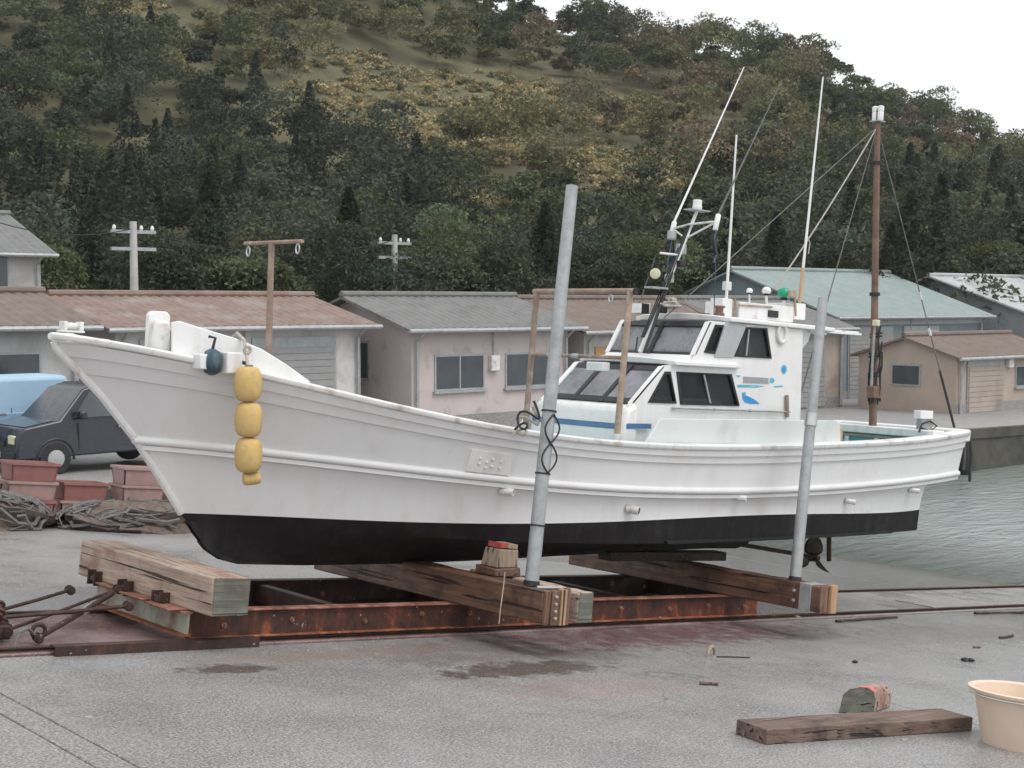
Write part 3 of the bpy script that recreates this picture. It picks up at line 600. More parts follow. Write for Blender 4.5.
# side walls with window openings, cut as frames of panels
def wall_with_holes(outline, holes, th, ynorm):
    """outline and holes are (x,z) polygons at y=ynorm; made by a filled 2D curve -> mesh"""
    cu = bpy.data.curves.new('tmp', 'CURVE'); cu.dimensions = '2D'; cu.fill_mode = 'BOTH'; cu.extrude = th / 2
    for poly in [outline] + holes:
        s_ = cu.splines.new('POLY'); s_.points.add(len(poly) - 1); s_.use_cyclic_u = True
        for k, (x, z) in enumerate(poly): s_.points[k].co = (x, z, 0, 1)
    o = bpy.data.objects.new('tmp', cu); col.objects.link(o); dg = bpy.context.evaluated_depsgraph_get()
    me = bpy.data.meshes.new_from_object(o.evaluated_get(dg)); bpy.data.objects.remove(o)
    mb = MB(); mb.add([Vector((v_.co.x, ynorm + v_.co.z, v_.co.y)) for v_ in me.vertices], [tuple(p.vertices) for p in me.polygons]); bpy.data.meshes.remove(me); return mb
def xz(pts, y=-HB): return [(U(a_, b_, y=y).x, U(a_, b_, y=y).z) for a_, b_ in pts]
tri = xz([(646.5, 402.5), (675, 403.5), (669, 371.5), (663.5, 371.5)]); rect = xz([(679, 404.5), (738, 406), (730, 374), (675, 371.5)])
up1 = xz([(702.5, 352.5), (713, 354), (722.5, 325), (714, 324.5)]); up2 = xz([(731, 356.5), (770, 358.5), (765.5, 328), (736, 326.5)])
pane_door = xz([(712.5, 357), (731.5, 357.5), (745, 324.5), (725, 321)])
XT0, ZR = 6.02, 2.30      # top of the front corner of the lower cabin
BX0 = U(694, 353, y=-HB).x; BX1 = U(709.5, 319, y=-HB).x
out = [(5.46, 1.55), (5.56, 1.88), (5.98, ZR), (7.14, ZR), (7.14, ZR - 0.001), (8.20, 2.29), (8.26, 1.55)]
out = [(5.50, 1.35), (5.50, 1.90), (5.985, 2.315), (BX0 - .04, 2.36), (BX0, 2.44), (BX1, 2.81), (8.22, 2.80), (8.27, 1.35)]
for s_ in (1, -1):
    wb = part(wall_with_holes(out, [tri, rect, up1, up2], 0.03, -HB * s_), 'cabin_side', M['white'], boat, smooth=0)
    for hl, nm in ((tri, 'quarter_window'), (rect, 'side_window'), (up1, 'bridge_quarter_window'), (up2, 'bridge_window')):
        cx_ = sum(p[0] for p in hl) / 4; cz_ = sum(p[1] for p in hl) / 4
        big = [(cx_ + (x - cx_) * 1.0, cz_ + (z - cz_) * 1.0) for x, z in hl]
        def shrink(k): return [(cx_ + (x - cx_) * k, cz_ + (z - cz_) * k) for x, z in hl]
        sm = []
        for (x, z) in hl:
            d = Vector((cx_ - x, cz_ - z)); d = d.normalized() * 0.035; sm.append((x + d.x, z + d.y))
        fr = part(wall_with_holes(hl, [sm], 0.045, -HB * s_ - 0.004 * s_), nm, M['frame'], wb, smooth=0)
        part(MB().prism([(x, -HB * s_, z) for x, z in hl], (0, 0.006, 0)), 'pane', M['glass'], fr)
    fr = None
mx_ = [(rect[0][0] + rect[1][0]) / 2, (rect[2][0] + rect[3][0]) / 2]
part(MB().prism([(mx_[0] - 0.012, -HB - 0.02, rect[0][1] + .02), (mx_[0] + 0.012, -HB - 0.02, rect[0][1] + .02), (mx_[1] + 0.012, -HB - 0.02, rect[3][1] - .02), (mx_[1] - 0.012, -HB - 0.02, rect[3][1] - .02)], (0, 0.014, 0)), 'window_mullion', M['galv'], wb)
u2 = up2; part(MB().prism([(u2[0][0] + 0.22, -HB - 0.02, u2[0][1] + .02), (u2[0][0] + 0.24, -HB - 0.02, u2[0][1] + .02), (u2[3][0] + 0.21, -HB - 0.02, u2[3][1] - .02), (u2[3][0] + 0.19, -HB - 0.02, u2[3][1] - .02)], (0, 0.014, 0)), 'window_mullion', M['galv'], wb)
part(MB().prism([(x, -HB - 0.03, z) for x, z in pane_door], (0, 0.012, 0)), 'sliding_visor', M['acrylic'], boat, bevel=0.003)
# ledge rail below the side window
mb = MB(); l0 = wall_pt(672, 408, -HB - 0.04); l1 = wall_pt(790, 412, -HB - 0.04); hr = part(mb.tube([l0, l1], 0.009, 8), 'hand_rail', M['galv'], boat)
for k in (0.02, 0.35, 0.65, 0.97):
    p = l0.lerp(l1, k); part(MB().tube([p, p + Vector((0, 0.03, 0))], 0.013, 8), 'rail_bracket', M['pole_tan'], hr)
part(MB().tube([wall_pt(787, 395, -HB - 0.04), wall_pt(787.5, 417, -HB - 0.04)], 0.02, 8), 'fuel_vent', M['pole_tan'], boat)
# rear wall and floor of the cabin, and things inside it
part(MB().box(8.20, 8.24, -HB + 0.016, HB - 0.016, 1.3, 2.80), 'cabin_back', M['white'], boat)
part(MB().box(5.66, 8.19, -HB + 0.02, HB - 0.02, 1.74, 1.78), 'cabin_floor', M['white'], boat)
part(MB().box(6.75, 8.19, -HB + 0.02, HB - 0.02, 2.37, 2.39), 'bridge_floor', M['white'], boat)
part(MB().box(7.0, 7.02, -0.30, 0.34, 2.42, 2.74), 'curtain', M['curtain'], boat)
part(MB().box(7.28, 7.9, -0.56, -0.52, 2.42, 2.78), 'curtain', M['curtain'], boat)
part(MB().box(6.0, 7.1, -0.5, -0.44, 1.79, 1.99), 'pale_window_strip', M['curtain'], boat, bevel=.03)  # pale strip added behind the glass for reflections low in the side windows
part(MB().tube([(6.2, -.3, 1.9), (6.2, -.3, 2.2)], .02, 8), 'wheel_post', M['galv'], boat)
part(MB().tube([(6.12, -.3 + .17 * math.sin(k), 2.12 + .17 * math.cos(k)) for k in np.linspace(0, 6.28, 20)], .014, 6), 'steering_wheel', M['dark'], boat)
part(MB().box(6.1, 6.4, -0.45, 0.45, 1.79, 2.0), 'console', M['greyprint'], boat, bevel=0.02)
part(MB().lathe([(0.02, -.02), (0.06, 0), (0.02, .02)], (5.98, -0.20, 2.12), (1, 0, 0), 12), 'pink_sticker', M['pinkred'], boat)
# raked windscreens: three panes below, two above
def windscreen(b0, t0, n, hb, gap, name):
    """b0,t0: (x,z) at foot and head"""
    fr_mb = MB(); w_ = 2 * hb; rows = []
    root = part(MB().prism([(b0[0] - 0.012, -hb, b0[1]), (b0[0] - 0.012, hb, b0[1]), (b0[0] - 0.012 + 0.05, hb, b0[1] + 0.05), (b0[0] - 0.012 + 0.05, -hb, b0[1] + 0.05)], (0.03, 0, -0.02)), name, M['frame'], boat)
    d = Vector((t0[0] - b0[0], 0, t0[1] - b0[1]))
    part(MB().prism([(t0[0] - 0.05, -hb, t0[1] - 0.05), (t0[0] - 0.05, hb, t0[1] - 0.05), (t0[0], hb, t0[1]), (t0[0], -hb, t0[1])], (0.03, 0, -0.02)), 'head_rail', M['frame'], root)
    for k in range(n + 1):
        y = -hb + w_ * k / n; wid = 0.028 if 0 < k < n else 0.03; mt = M['frame'] if 0 < k < n else M['white']
        if not 0 < k < n: y += -0.005 if k == 0 else 0.005
        part(MB().prism([(b0[0] - 0.02, y - wid, b0[1]), (b0[0] - 0.02, y + wid, b0[1]), (t0[0] - 0.02, y + wid, t0[1]), (t0[0] - 0.02, y - wid, t0[1])], (0.04, 0, 0)), 'window_pillar', mt, root, bevel=0.004)
    for k in range(n):
        y0 = -hb + w_ * k / n + 0.02; y1 = -hb + w_ * (k + 1) / n - 0.02
        part(MB().prism([(b0[0] + 0.005, y0, b0[1] + 0.01), (b0[0] + 0.005, y1, b0[1] + 0.01), (t0[0] + 0.005, y1, t0[1] - 0.01), (t0[0] + 0.005, y0, t0[1] - 0.01)], (0.006, 0, 0)), 'pane', M['glass_hazy'], root)
    return root
windscreen((5.56, 1.925), (5.985, 2.31), 3, HB - 0.02, 0, 'windscreen')
windscreen((BX0, 2.44), (BX1, 2.80), 2, HB - 0.02, 0, 'bridge_windscreen')
# panel under the bridge windscreen and lower roof
part(MB().prism([(BX0 - .10, -HB + 0.016, 2.36), (BX0 - .015, -HB + 0.016, 2.44), (BX0 + .04, -HB + 0.016, 2.44), (BX0 + .04, -HB + 0.016, 2.36)], (0, 2 * HB - 0.032, 0)), 'bridge_apron', M['white'], boat)
def roof(x0, x1, z0, z1, hb, nose, camber, th, name):
    mb = MB(); top_, bot_ = [], []
    for i in range(9):
        u = -1 + 2 * i / 8; y = u * hb
        xa = x0 + nose * abs(u) ** 2.6
        zc = camber * (1 - u * u)
        top_.append([Vector((xa, y, z0 + zc + th)), Vector((xa + (x1 - x0) * 0.15, y, z0 + (z1 - z0) * .15 + zc * 1.1 + th)), Vector((x1, y, z1 + zc + th))])
        bot_.append([Vector((xa + 0.01, y, z0 + zc * 0.3)), Vector((xa + (x1 - x0) * 0.15, y, z0 + (z1 - z0) * .15)), Vector((x1, y, z1))])
    mb.grid(top_); mb.grid(bot_)
    for i in range(8):
        for (a_, b_) in ((0, 0), (2, 2)): mb.add([top_[i][a_], top_[i + 1][a_], bot_[i + 1][a_], bot_[i][a_]], [(0, 1, 2, 3)])
    for i in (0, 8):
        for k in (0, 1): mb.add([top_[i][k], top_[i][k + 1], bot_[i][k + 1], bot_[i][k]], [(0, 1, 2, 3)])
    return part(mb, name, M['white'], boat, weld=0.001, smooth=40, bevel=0.01)
fx_ = U(573, 357, y=0.7).x
roof(fx_, 7.12, 2.325, 2.325, 0.71, 0.10, 0.035, 0.045, 'cabin_roof')
fx2 = U(628, 315, y=0.7).x
roof(fx2, 8.75, 2.815, 2.80, 0.70, 0.12, 0.04, 0.045, 'bridge_roof')
q0 = U(768, 327, y=-0.72); q1 = U(862, 329, y=-0.72)
mb = MB(); mb.box(8.4, 9.35, -0.60, -0.1, 2.815, 2.832); part(mb, 'aft_awning', M['white_worn'], boat, bevel=0.005)
for yy in (-0.6, -0.1): part(MB().box(8.4, 9.37, yy - 0.025, yy + 0.025, 2.785, 2.814), 'awning_beam', M['white'], boat, bevel=0.006)
# aft bracket boards and life ring
br = xz([(787, 327), (803, 328), (797, 356), (795, 368), (788, 367)], -0.58)
part(MB().prism([(x, -0.58, z) for x, z in br], (0, 0.05, 0)), 'tan_bracket', M['tanboard'], boat, bevel=0.004)
br = xz([(803, 328), (812, 329), (808, 342), (799, 353)], -0.56)
part(MB().prism([(x, -0.56, z) for x, z in br], (0, 0.05, 0)), 'white_bracket', M['white'], boat, bevel=0.004)
p = U(782, 333.5, y=-HB - 0.03); ringp = [p + Vector((0.075 * math.cos(a_ * math.pi / 8), 0, 0.10 * math.sin(a_ * math.pi / 8))) for a_ in range(17)]
part(MB().tube(ringp, 0.022, 8, cap=False), 'lifebuoy', M['white_worn'], boat)
# printed marks on the cabin side
def decal(pts, mat, name, y=-HB - 0.0165, th=0.0015):
    return part(MB().prism([(x, y, z) for x, z in xz(pts, y)], (0, -th, 0)), name, mat, boat, smooth=0)
decal([(743, 376.5), (768.5, 378), (768.5, 384), (743, 383)], M['greyprint'], 'name_lettering')
decal([(770, 378), (773.5, 378), (774.5, 380.5), (773, 383), (770, 383), (769.4, 380)], M['cyan'], 'round_mark')
decal([(737, 385), (741, 384.6), (756, 385), (765, 386.2), (756, 387.6), (737, 387.2)], M['cyan'], 'cyan_streak')
decal([(774, 386), (783, 385.4), (783, 386.8), (774, 387.4)], M['cyan'], 'cyan_streak')
decal([(736, 375), (741, 375.5), (738, 378)], M['cyan'], 'small_mark')
decal([(742, 392.5), (744, 395), (750, 397), (756, 400.5), (760, 404), (750, 404), (744.5, 402.5), (742.5, 399)], M['azure'], 'wave_emblem')
decal([(742, 392.5), (745.5, 391.8), (746, 395.2), (744, 395)], M['cyan'], 'wave_crest')
ov = [(784 + 2.9 * math.cos(k * math.pi / 7), 369.5 + 4.6 * math.sin(k * math.pi / 7)) for k in range(14)]
decal(ov, M['cyan'], 'oval_emblem')
ov = [(784 + 1.6 * math.cos(k * math.pi / 5), 369.5 + 2.8 * math.sin(k * math.pi / 5)) for k in range(10)]
decal(ov, M['azure'], 'oval_emblem_core', y=-HB - 0.019)
# long pale spray board along the port side
pts = [U(x, y, y=-0.97) for x, y in ((661, 418.5), (836, 420.5), (840, 423), (841, 452), (640, 452))]
part(MB().prism([(p.x, -0.97, p.z) for p in pts], (0, 0.03, 0)), 'spray_board', M['board'], boat, bevel=0.006)
part(MB().prism([(p.x, 0.94, p.z) for p in pts], (0, 0.03, 0)), 'spray_board', M['board'], boat, bevel=0.006)

# ---- roof gear
def vbox(px0, py0, px1, py1, y, dy, name, mat, par=None, bv=0.006):
    a_ = U(px0, py1, y=y); b_ = U(px1, py0, y=y)
    return part(MB().box(min(a_.x, b_.x), max(a_.x, b_.x), y, y + dy, a_.z, b_.z), name, mat, par or boat, bevel=bv)
def pipe(pts, r, name, mat, par=None, n=8): return part(MB().tube(pts, r, n), name, mat, par or boat)
RZ = 2.90
rack = vbox(739, 307, 794, 318, -0.35, 0.5, 'equipment_box', M['white_worn'])
vbox(794, 304, 806, 319, -0.30, 0.4, 'equipment_box', M['white'])
vbox(722, 299, 733, 316, -0.30, 0.18, 'antenna_bracket', M['white_worn'])
pipe([U(735, 296, y=-0.32), U(735, 317, y=-0.32)], 0.014, 'bracket_stay', M['pole_rust'])
pipe([U(739, 305, y=-0.36), U(772, 307, y=-0.36)], 0.010, 'conduit', M['pole_tan'])
pipe([U(794.5, 290, y=-0.30), U(795.5, 316, y=-0.30)], 0.016, 'bracket_stay', M['pole_tan'])
vbox(791, 291, 797, 297, -0.34, 0.08, 'clamp', M['pole_tan'])
vbox(769, 311, 779, 317, -0.37, 0.1, 'lamp_housing', M['dark'])
def dome(px, py, r, y, mat, name, stem_to, squash=1.0):
    p = U(px, py, y=y); prof = [(r * 0.75, -r * 0.55 * squash), (r, -r * 0.3 * squash), (r, r * 0.2 * squash), (r * 0.82, r * 0.6 * squash), (r * 0.45, r * 0.85 * squash), (0.003, r * 0.92 * squash)]
    o = part(MB().lathe(prof, p, n=18), name, mat, boat, smooth=60)
    q = U(px, stem_to, y=y); part(MB().tube([q, p - Vector((0, 0, r * 0.4))], r * 0.28, 8), 'stem', M['white_worn'], o); part(MB().lathe([(r * .5, 0), (r * .6, .01), (r * .5, .03)], p - Vector((0, 0, r * 1.0)), n=10), 'collar', M['dark'], o)
    return o
dome(749.5, 291, 0.036, -0.25, M['white'], 'satellite_antenna', 308)
dome(766.5, 291, 0.052, -0.2, M['white'], 'satellite_antenna', 308)
dome(784, 293.5, 0.078, -0.22, M['green_lens'], 'green_signal_lamp', 308)
p = U(719, 316, y=-0.45); part(MB().lathe([(0.06, 0.0), (0.06, 0.03), (0.045, 0.035), (0.045, 0.085), (0.062, 0.09), (0.062, 0.11)], p, n=14), 'mushroom_vent', M['mast'], boat)
lp = vbox(641, 304, 650, 313, 0.1, 0.12, 'search_lamp', M['dark']); vbox(640.5, 303.5, 642, 313, 0.09, 0.14, 'lamp_bracket', M['white'], lp); vbox(649.5, 303.5, 651, 313, 0.09, 0.14, 'lamp_bracket', M['white'], lp)
# heap of old rope on the roof
pts = []
base_ = U(669, 309, y=-0.05)
for k in range(70):
    a_ = k * 0.55; pts.append(base_ + Vector((0.13 * math.cos(a_) * (1 - k / 110) + random.uniform(-.03, .03), 0.12 * math.sin(a_) * (1 - k / 110) + random.uniform(-.03, .03), 0.01 + 0.10 * k / 70 + random.uniform(0, .02))))
pipe(pts, 0.013, 'rope_heap', M['rope'], n=6)
# raked radar mast: two legs from the cabin roof, cross arm, lamps
b0 = U(640, 352, y=0.0); t0 = U(697, 211, y=0.0); b1 = b0 + Vector((-0.03, -0.11, 0.0))
rm = pipe([b0, t0], [0.026, 0.018], 'raked_mast', M['cap'])
mid_ = b0.lerp(t0, 0.58)
pipe([b1 + Vector((-.02, 0, .0)), mid_], 0.017, 'mast_leg', M['dark'], rm)
pipe([b1 + Vector((-.1, 0.05, .0)), b1 + Vector((-.08, .05, .16))], 0.008, 'cleat_pin', M['dark'], rm)
pipe([b0 + Vector((-.12, -0.2, 0.01)), b0 + Vector((.02, -.08, .03)), b0 + Vector((.1, .1, .02))], 0.012, 'mast_foot', M['dark'], rm)
pl = part(MB().box(t0.x - 0.14, t0.x + 0.14, -0.07, 0.07, t0.z, t0.z + 0.014), 'mast_head_plate', M['galv'], rm)
part(MB().lathe([(0.05, 0.014), (0.055, 0.03), (0.055, 0.05), (0.05, 0.055), (0.05, 0.12), (0.03, 0.125)], t0, n=14), 'mast_head_light', M['white'], rm)
aL = U(669, 228, y=0.32); aR = U(721, 222, y=-0.32); aL.x = aR.x = (aL.x + aR.x) / 2; am = (aL + aR) / 2
ax_ = b0.lerp(t0, 0.86)
pipe([aL, Vector((ax_.x, 0, am.z)), aR], 0.012, 'cross_arm', M['cap'], rm)
pipe([aL + Vector((0, -.03, -.02)), Vector((ax_.x - .05, 0, am.z - 0.16)), aR + Vector((0, .05, -.02))], 0.011, 'arm_brace', M['cap'], rm)
for q in (aL, aR):
    part(MB().lathe([(0.024, -0.10), (0.03, -0.09), (0.03, 0.07), (0.024, 0.08)], q, (0.25, 0, 1), 10), 'aerial_socket', M['white'], rm)
p = b0.lerp(t0, 0.80) + Vector((-.12, 0.1, -.02)); part(MB().lathe([(0.04, 0), (0.05, .01), (0.05, .09), (0.03, .1)], p, n=12), 'horn', M['galv'], rm)
p = b0.lerp(t0, 0.68); part(MB().tube([p, p + Vector((-.28, .02, 0.0))], 0.012, 8), 'lamp_arm', M['white'], rm)
p = b0.lerp(t0, 0.44); part(MB().box(p.x - .27, p.x - .02, -.06, .06, p.z - .01, p.z + .01), 'lamp_shelf', M['galv'], rm)
fl = part(MB().lathe([(0.03, 0.09), (0.06, 0.06), (0.075, 0.0), (0.075, -0.02)], p + Vector((-.17, 0, .15)), (0.75, .6, 0), 18), 'flood_lamp', M['dark'], rm)
part(MB().lathe([(0.058, -0.022), (0.055, -0.028), (0.03, -0.036)], p + Vector((-.17, 0, .15)), (0.75, .6, 0), 18), 'lamp_lens', M['lamp'], fl)
for q, e in ((aL, b0.lerp(t0, .35)), (aR, Vector((aR.x + .05, -.3, 2.9))), (b0.lerp(t0, .42), U(735, 316, y=0.1))):
    m_ = q.lerp(e, .5) + Vector((0, 0, -.10)); pipe([q - Vector((0, 0, .1)), q.lerp(m_, .6), m_, e], 0.006, 'cable', M['navy'], rm, 6)
for q in (aL, aR):
    for k in range(4):
        o_ = Vector((random.uniform(-.05, .05), random.uniform(-.05, .05), 0))
        pipe([q + Vector((0, 0, -.06)), q + o_ + Vector((-.03, 0, -.2)), q + o_ * .5 + Vector((.02, 0, -.36)), q + o_ + Vector((-.02, 0, -.30 - .05 * k))], random.choice((.009, .013, .018)), 'cable_loop', random.choice((M['dark'], M['navy'])), rm, 6)
for k, (f_, s_) in enumerate(((.52, .05), (.62, .04), (.73, .06), (.30, .045))):
    p = b0.lerp(t0, f_) + Vector((.03, -.05 if k % 2 else .04, 0)); part(MB().box(p.x - s_, p.x + s_, p.y - .03, p.y + .03, p.z - s_, p.z + s_ * .8), 'junction_box', M['dark'] if k % 2 else M['galv'], rm, bevel=.008)
for k in range(3): pipe([b0.lerp(t0, .9) + Vector((-.02, .02 * k, 0)), b0.lerp(t0, .5) + Vector((-.05, .03 * k - .05, 0)), b0.lerp(t0, .1) + Vector((-.03, .02 * k, 0))], .007, 'mast_cable', M['dark'], rm, 5)
# whip aerials
pipe([aL + Vector((0, 0, .05)), U(744, 67, y=0.32)], [0.014, 0.006], 'whip_aerial', M['white'])
pipe([aR + Vector((0, 0, .05)), U(782, 80, y=-0.32)], [0.012, 0.005], 'whip_aerial', M['wire'])
pipe([U(726, 304, y=-0.22), U(736.5, 135, y=-0.22)], [0.017, 0.010], 'whip_aerial', M['white'])
w4 = pipe([U(799.5, 303, y=-0.26), U(823, 77, y=-0.26)], [0.018, 0.009], 'whip_aerial', M['white'])
pipe([U(799.5, 303, y=-0.26), U(803, 268, y=-0.26)], 0.021, 'aerial_ferrule', M['tanboard'], w4)
pipe([U(637, 310, y=0.35), U(656, 255, y=0.35)], [0.007, 0.004], 'whip_aerial', M['wire'])
vbox(726, 282, 732, 290, -0.24, 0.06, 'aerial_base', M['board'])
# stern mast
mb_ = Vector((10.58, 0, 1.70)); mt_ = U(877.5, 122, y=0.0)
mast = pipe([mb_, mt_], [0.050, 0.036], 'stern_mast', M['mast'], n=14)
for k, wd in ((0.43, .066), (0.86, .055)): part(MB().tube([mb_.lerp(mt_, k), mb_.lerp(mt_, k + .012)], wd, 14), 'mast_band', M['rope_dark'], mast)
part(MB().box(mt_.x - .07, mt_.x + .07, -.07, .07, mt_.z, mt_.z + .012), 'light_shelf', M['galv'], mast)
for yy in (-.04, .04):
    part(MB().lathe([(0.035, 0.012), (0.038, 0.02), (0.038, 0.12), (0.032, 0.13), (0.04, 0.135), (0.04, 0.19), (0.02, 0.2)], mt_ + Vector((0, yy, 0)), n=12), 'mast_light', M['white'], mast)
part(MB().box(mt_.x - .02, mt_.x + .02, -.015, .015, mt_.z, mt_.z + .17), 'light_post', M['dark'], mast)
pipe([mb_ + Vector((-.10, -.02, .5)), mb_ + Vector((-.10, -.02, 1.9))], 0.018, 'mast_conduit', M['galv'], mast)
# tackle blocks and coiled rope tied to the mast
for k in range(7):
    a_ = k * .9; pts = [Vector((10.55 + (.06 + .025 * random.random()) * math.cos(a_ + .25 * j), (.06 + .02 * random.random()) * math.sin(a_ + .25 * j) - .02, 2.0 + .16 * j + random.uniform(-.04, .04))) for j in range(7 - k % 3)]
    pipe(pts, 0.012, 'tackle_rope', M['rope_dark'], mast, 6)
for zz in (2.12, 2.3, 2.55, 2.8): pipe([Vector((10.55 + .072 * math.cos(a_), .072 * math.sin(a_), zz + .006 * a_)) for a_ in np.linspace(0, 12.5, 26)], 0.011, 'rope_lashing', M['rope_dark'], mast, 6)
part(MB().box(10.42, 10.60, -.10, .0, 2.05, 2.2), 'winch_bracket', M['mast'], mast, bevel=.01)
part(MB().box(10.42, 10.5, -.09, -.02, 2.95, 3.03), 'tackle_block', M['lamp'], mast, bevel=.01)
top_ = mt_ - Vector((0, 0, .06))
def stay(a_, b_, r, name, mat, sag=0.0):
    pts = [a_.lerp(b_, k / 8) - Vector((0, 0, sag * 4 * (k / 8) * (1 - k / 8))) for k in range(9)]
    return pipe(pts, r, name, mat, boat, 6)
stay(top_, U(664, 318, y=-0.1), 0.006, 'fore_stay', M['wire'])
s2 = stay(top_, U(776, 287, y=0.1), 0.009, 'halyard', M['rope'], .05)
p = top_.lerp(U(776, 287, y=0.1), .70); pipe([p, p + Vector((.05, 0, -.07)), p + Vector((.03, 0, -.2))], 0.008, 'rope_tail', M['rope'], s2, 6)
stay(top_, U(800, 395, y=-0.5), 0.005, 'shroud', M['wire'])
stay(top_, U(801, 395, y=0.55), 0.005, 'shroud', M['wire'])
stern_p = U(955, 430, y=-0.62)
bs = stay(top_, stern_p, 0.008, 'back_stay', M['wire'])
pipe([top_.lerp(stern_p, .80), top_.lerp(stern_p, .99)], 0.016, 'lanyard', M['rope_dark'], bs, 8)
for k in (.54, .66, .8): part(MB().tube([top_.lerp(stern_p, k), top_.lerp(stern_p, k + .025)], 0.016, 8), 'stay_insulator', M['cap'], bs)
# stern bitt, rope and rag
sb = vbox(921, 418, 933, 440, -0.72, 0.08, 'stern_bitt', M['galv']); vbox(920.5, 411, 933.5, 419, -0.73, 0.10, 'bitt_cap', M['white'], sb)
pts = [U(x, y, y=-0.74) for x, y in ((919, 432), (922, 424), (930, 421), (937, 426), (930, 431), (921, 428))]; pipe(pts, .012, 'bitt_rope', M['rope_dark'], sb, 6)
vbox(938, 433, 950, 437.5, -0.85, 0.16, 'red_rag', M['pinkred'])
q = U(966, 437, y=-.93); q2 = U(965, 470, y=-.95)
pts = [q + Vector((.05, -.03, 0)), q.lerp(q2, .3) + Vector((.03, -.05, 0)), q.lerp(q2, .6) + Vector((.05, -.05, 0)), q2 + Vector((.03, -.05, 0)), q2 + Vector((.04, -.05, -.14))]
pipe(pts, .018, 'stern_rope', M['rope_dark'], boat, 8); pipe([p + Vector((.02, .1, 0)) for p in pts[:4]], .014, 'stern_rope', M['wire'], boat, 8)
for a_, b_ in ((940, 968),): pipe([U(938, 429, y=-.5), U(955, 430, y=-.75), U(964, 431, y=-.85)], .012, 'stern_chock', M['dark'], boat, 8)
# screw, shaft, rudder
hub = U(813, 557.5, y=0.0); s0 = Vector((8.0, 0, 0.33))
sh = pipe([s0, hub + Vector((.12, 0, -.01))], 0.026, 'propeller_shaft', M['bronze'], n=10)
k_ = s0.lerp(hub, .82); part(MB().prism([(k_.x - .06, -.015, k_.z), (k_.x + .06, -.015, k_.z), (k_.x + .10, -.015, .48), (k_.x - .10, -.015, .48)], (0, .03, 0)), 'shaft_strut', M['black'], sh)
pr = part(MB().lathe([(0.03, -.09), (0.05, -.05), (0.05, .05), (0.02, .11)], hub, (1, 0, -.12), 14), 'propeller', M['bronze'], boat)
for k in range(3):
    an = math.pi / 2 + k * 2 * math.pi / 3; rows = []
    for i in range(9):
        rr = .03 + .25 * i / 8; hw = .115 * math.sin(math.pi * (0.12 + .86 * (i / 8) ** .9)) ** .7; tw = R(58) - R(32) * i / 8
        row = []
        for j in range(7):
            s_ = (-1 + 2 * j / 6) * hw; aa = an + math.cos(tw) * 0 + (s_ * math.cos(R(90) - tw)) / max(rr, .09) * 1.0
            row.append(hub + Vector((s_ * math.cos(tw), rr * math.cos(aa), rr * math.sin(aa))))
        rows.append(row)
    bl = MB().grid(rows); o = part(bl, 'blade', M['bronze'], pr, smooth=60); so = o.modifiers.new('thick', 'SOLIDIFY'); so.thickness = .012
pipe([U(829, 536, y=0), U(829, 561, y=0)], .03, 'rudder_stock', M['bronze'], n=10)

# ================================================================== FLOATS hung on the bow
fy = -0.80; c0 = U(248, 384, y=fy); fs_ = thing('float_string', 'string of yellow foam net floats hanging against the white bow', 'floats', BOAT, U(251, 484, y=fy))
fp = [(266, 0), ]
prof = [(0.03, -.136), (0.058, -.134), (0.084, -.118), (0.100, -.088), (0.108, -.04), (0.110, 0.0), (0.108, .04), (0.100, .088), (0.084, .118), (0.058, .134), (0.03, .136)]
for px, py in ((248, 384), (248.5, 419.5), (248.5, 455)):
    c = U(px, py, y=fy); part(MB().lathe(prof, c, (random.uniform(-.03, .03), random.uniform(-.02, .02), 1), 20), 'float', M['yellow'], fs_, smooth=60)
    part(MB().lathe([(0.034, -.152), (0.034, .152)], c, n=8), 'core_sleeve', M['pole_rust'], fs_)
c = U(251.5, 478.5, y=fy); part(MB().lathe([(0.02, -.07), (0.045, -.065), (0.052, -.03), (0.052, .03), (0.045, .065), (0.02, .07)], c, (1, -.3, .12), 16), 'small_float', M['yellow'], fs_, smooth=60)
tp_ = [U(248, 366, y=fy), U(246, 352, y=-.64), U(244, 340, y=-.56), U(237, 333, y=-.47), U(232, 338, y=-.40)]
part(MB().tube(tp_, .014, 8), 'hanging_rope', M['rope'], fs_)
part(MB().tube([U(248, 366, y=fy), U(250, 476, y=fy)], .012, 6), 'hanging_rope', M['rope'], fs_)
rp = [U(246, 350, y=-.66) + Vector((.03 * math.cos(k), -.02, .03 * math.sin(k))) for k in range(8)]; part(MB().tube(rp, .014, 8), 'rope_knot', M['rope'], fs_)

# ================================================================== CRADLE and timbers (frame SLIP)
CZ = 0.055; IB = 0.228
cr = thing('boat_cradle', 'rusty steel slip cradle of I-beams on rails under the boat', 'cradle', SLIP, (4.1, 0, 0.02))
def ibeam(x0, x1, y, name='side_beam', mat=None):
    mb = MB(); z0 = CZ; z1 = CZ + IB; tf, tw, fw = .016, .012, .055
    prof = [(-fw, z0), (fw, z0), (fw, z0 + tf), (tw, z0 + tf + .008), (tw, z1 - tf - .008), (fw, z1 - tf), (fw, z1), (-fw, z1), (-fw, z1 - tf), (-tw, z1 - tf - .008), (-tw, z0 + tf + .008), (-fw, z0 + tf)]
    ib_ = part(MB().box(x0, x1, y - tw, y + tw, z0 + tf, z1 - tf), name, mat or M['rust'], cr)
    part(MB().box(x0, x1, y - fw, y + fw, z0, z0 + tf), 'bottom_flange', M['rust_orange'] if y < 0 else M['rust_dark'], ib_, bevel=.004); part(MB().box(x0, x1, y - fw, y + fw, z1 - tf, z1), 'top_flange', M['rust_pink'] if y < 0 else M['rust_dark'], ib_, bevel=.004)
    return ib_
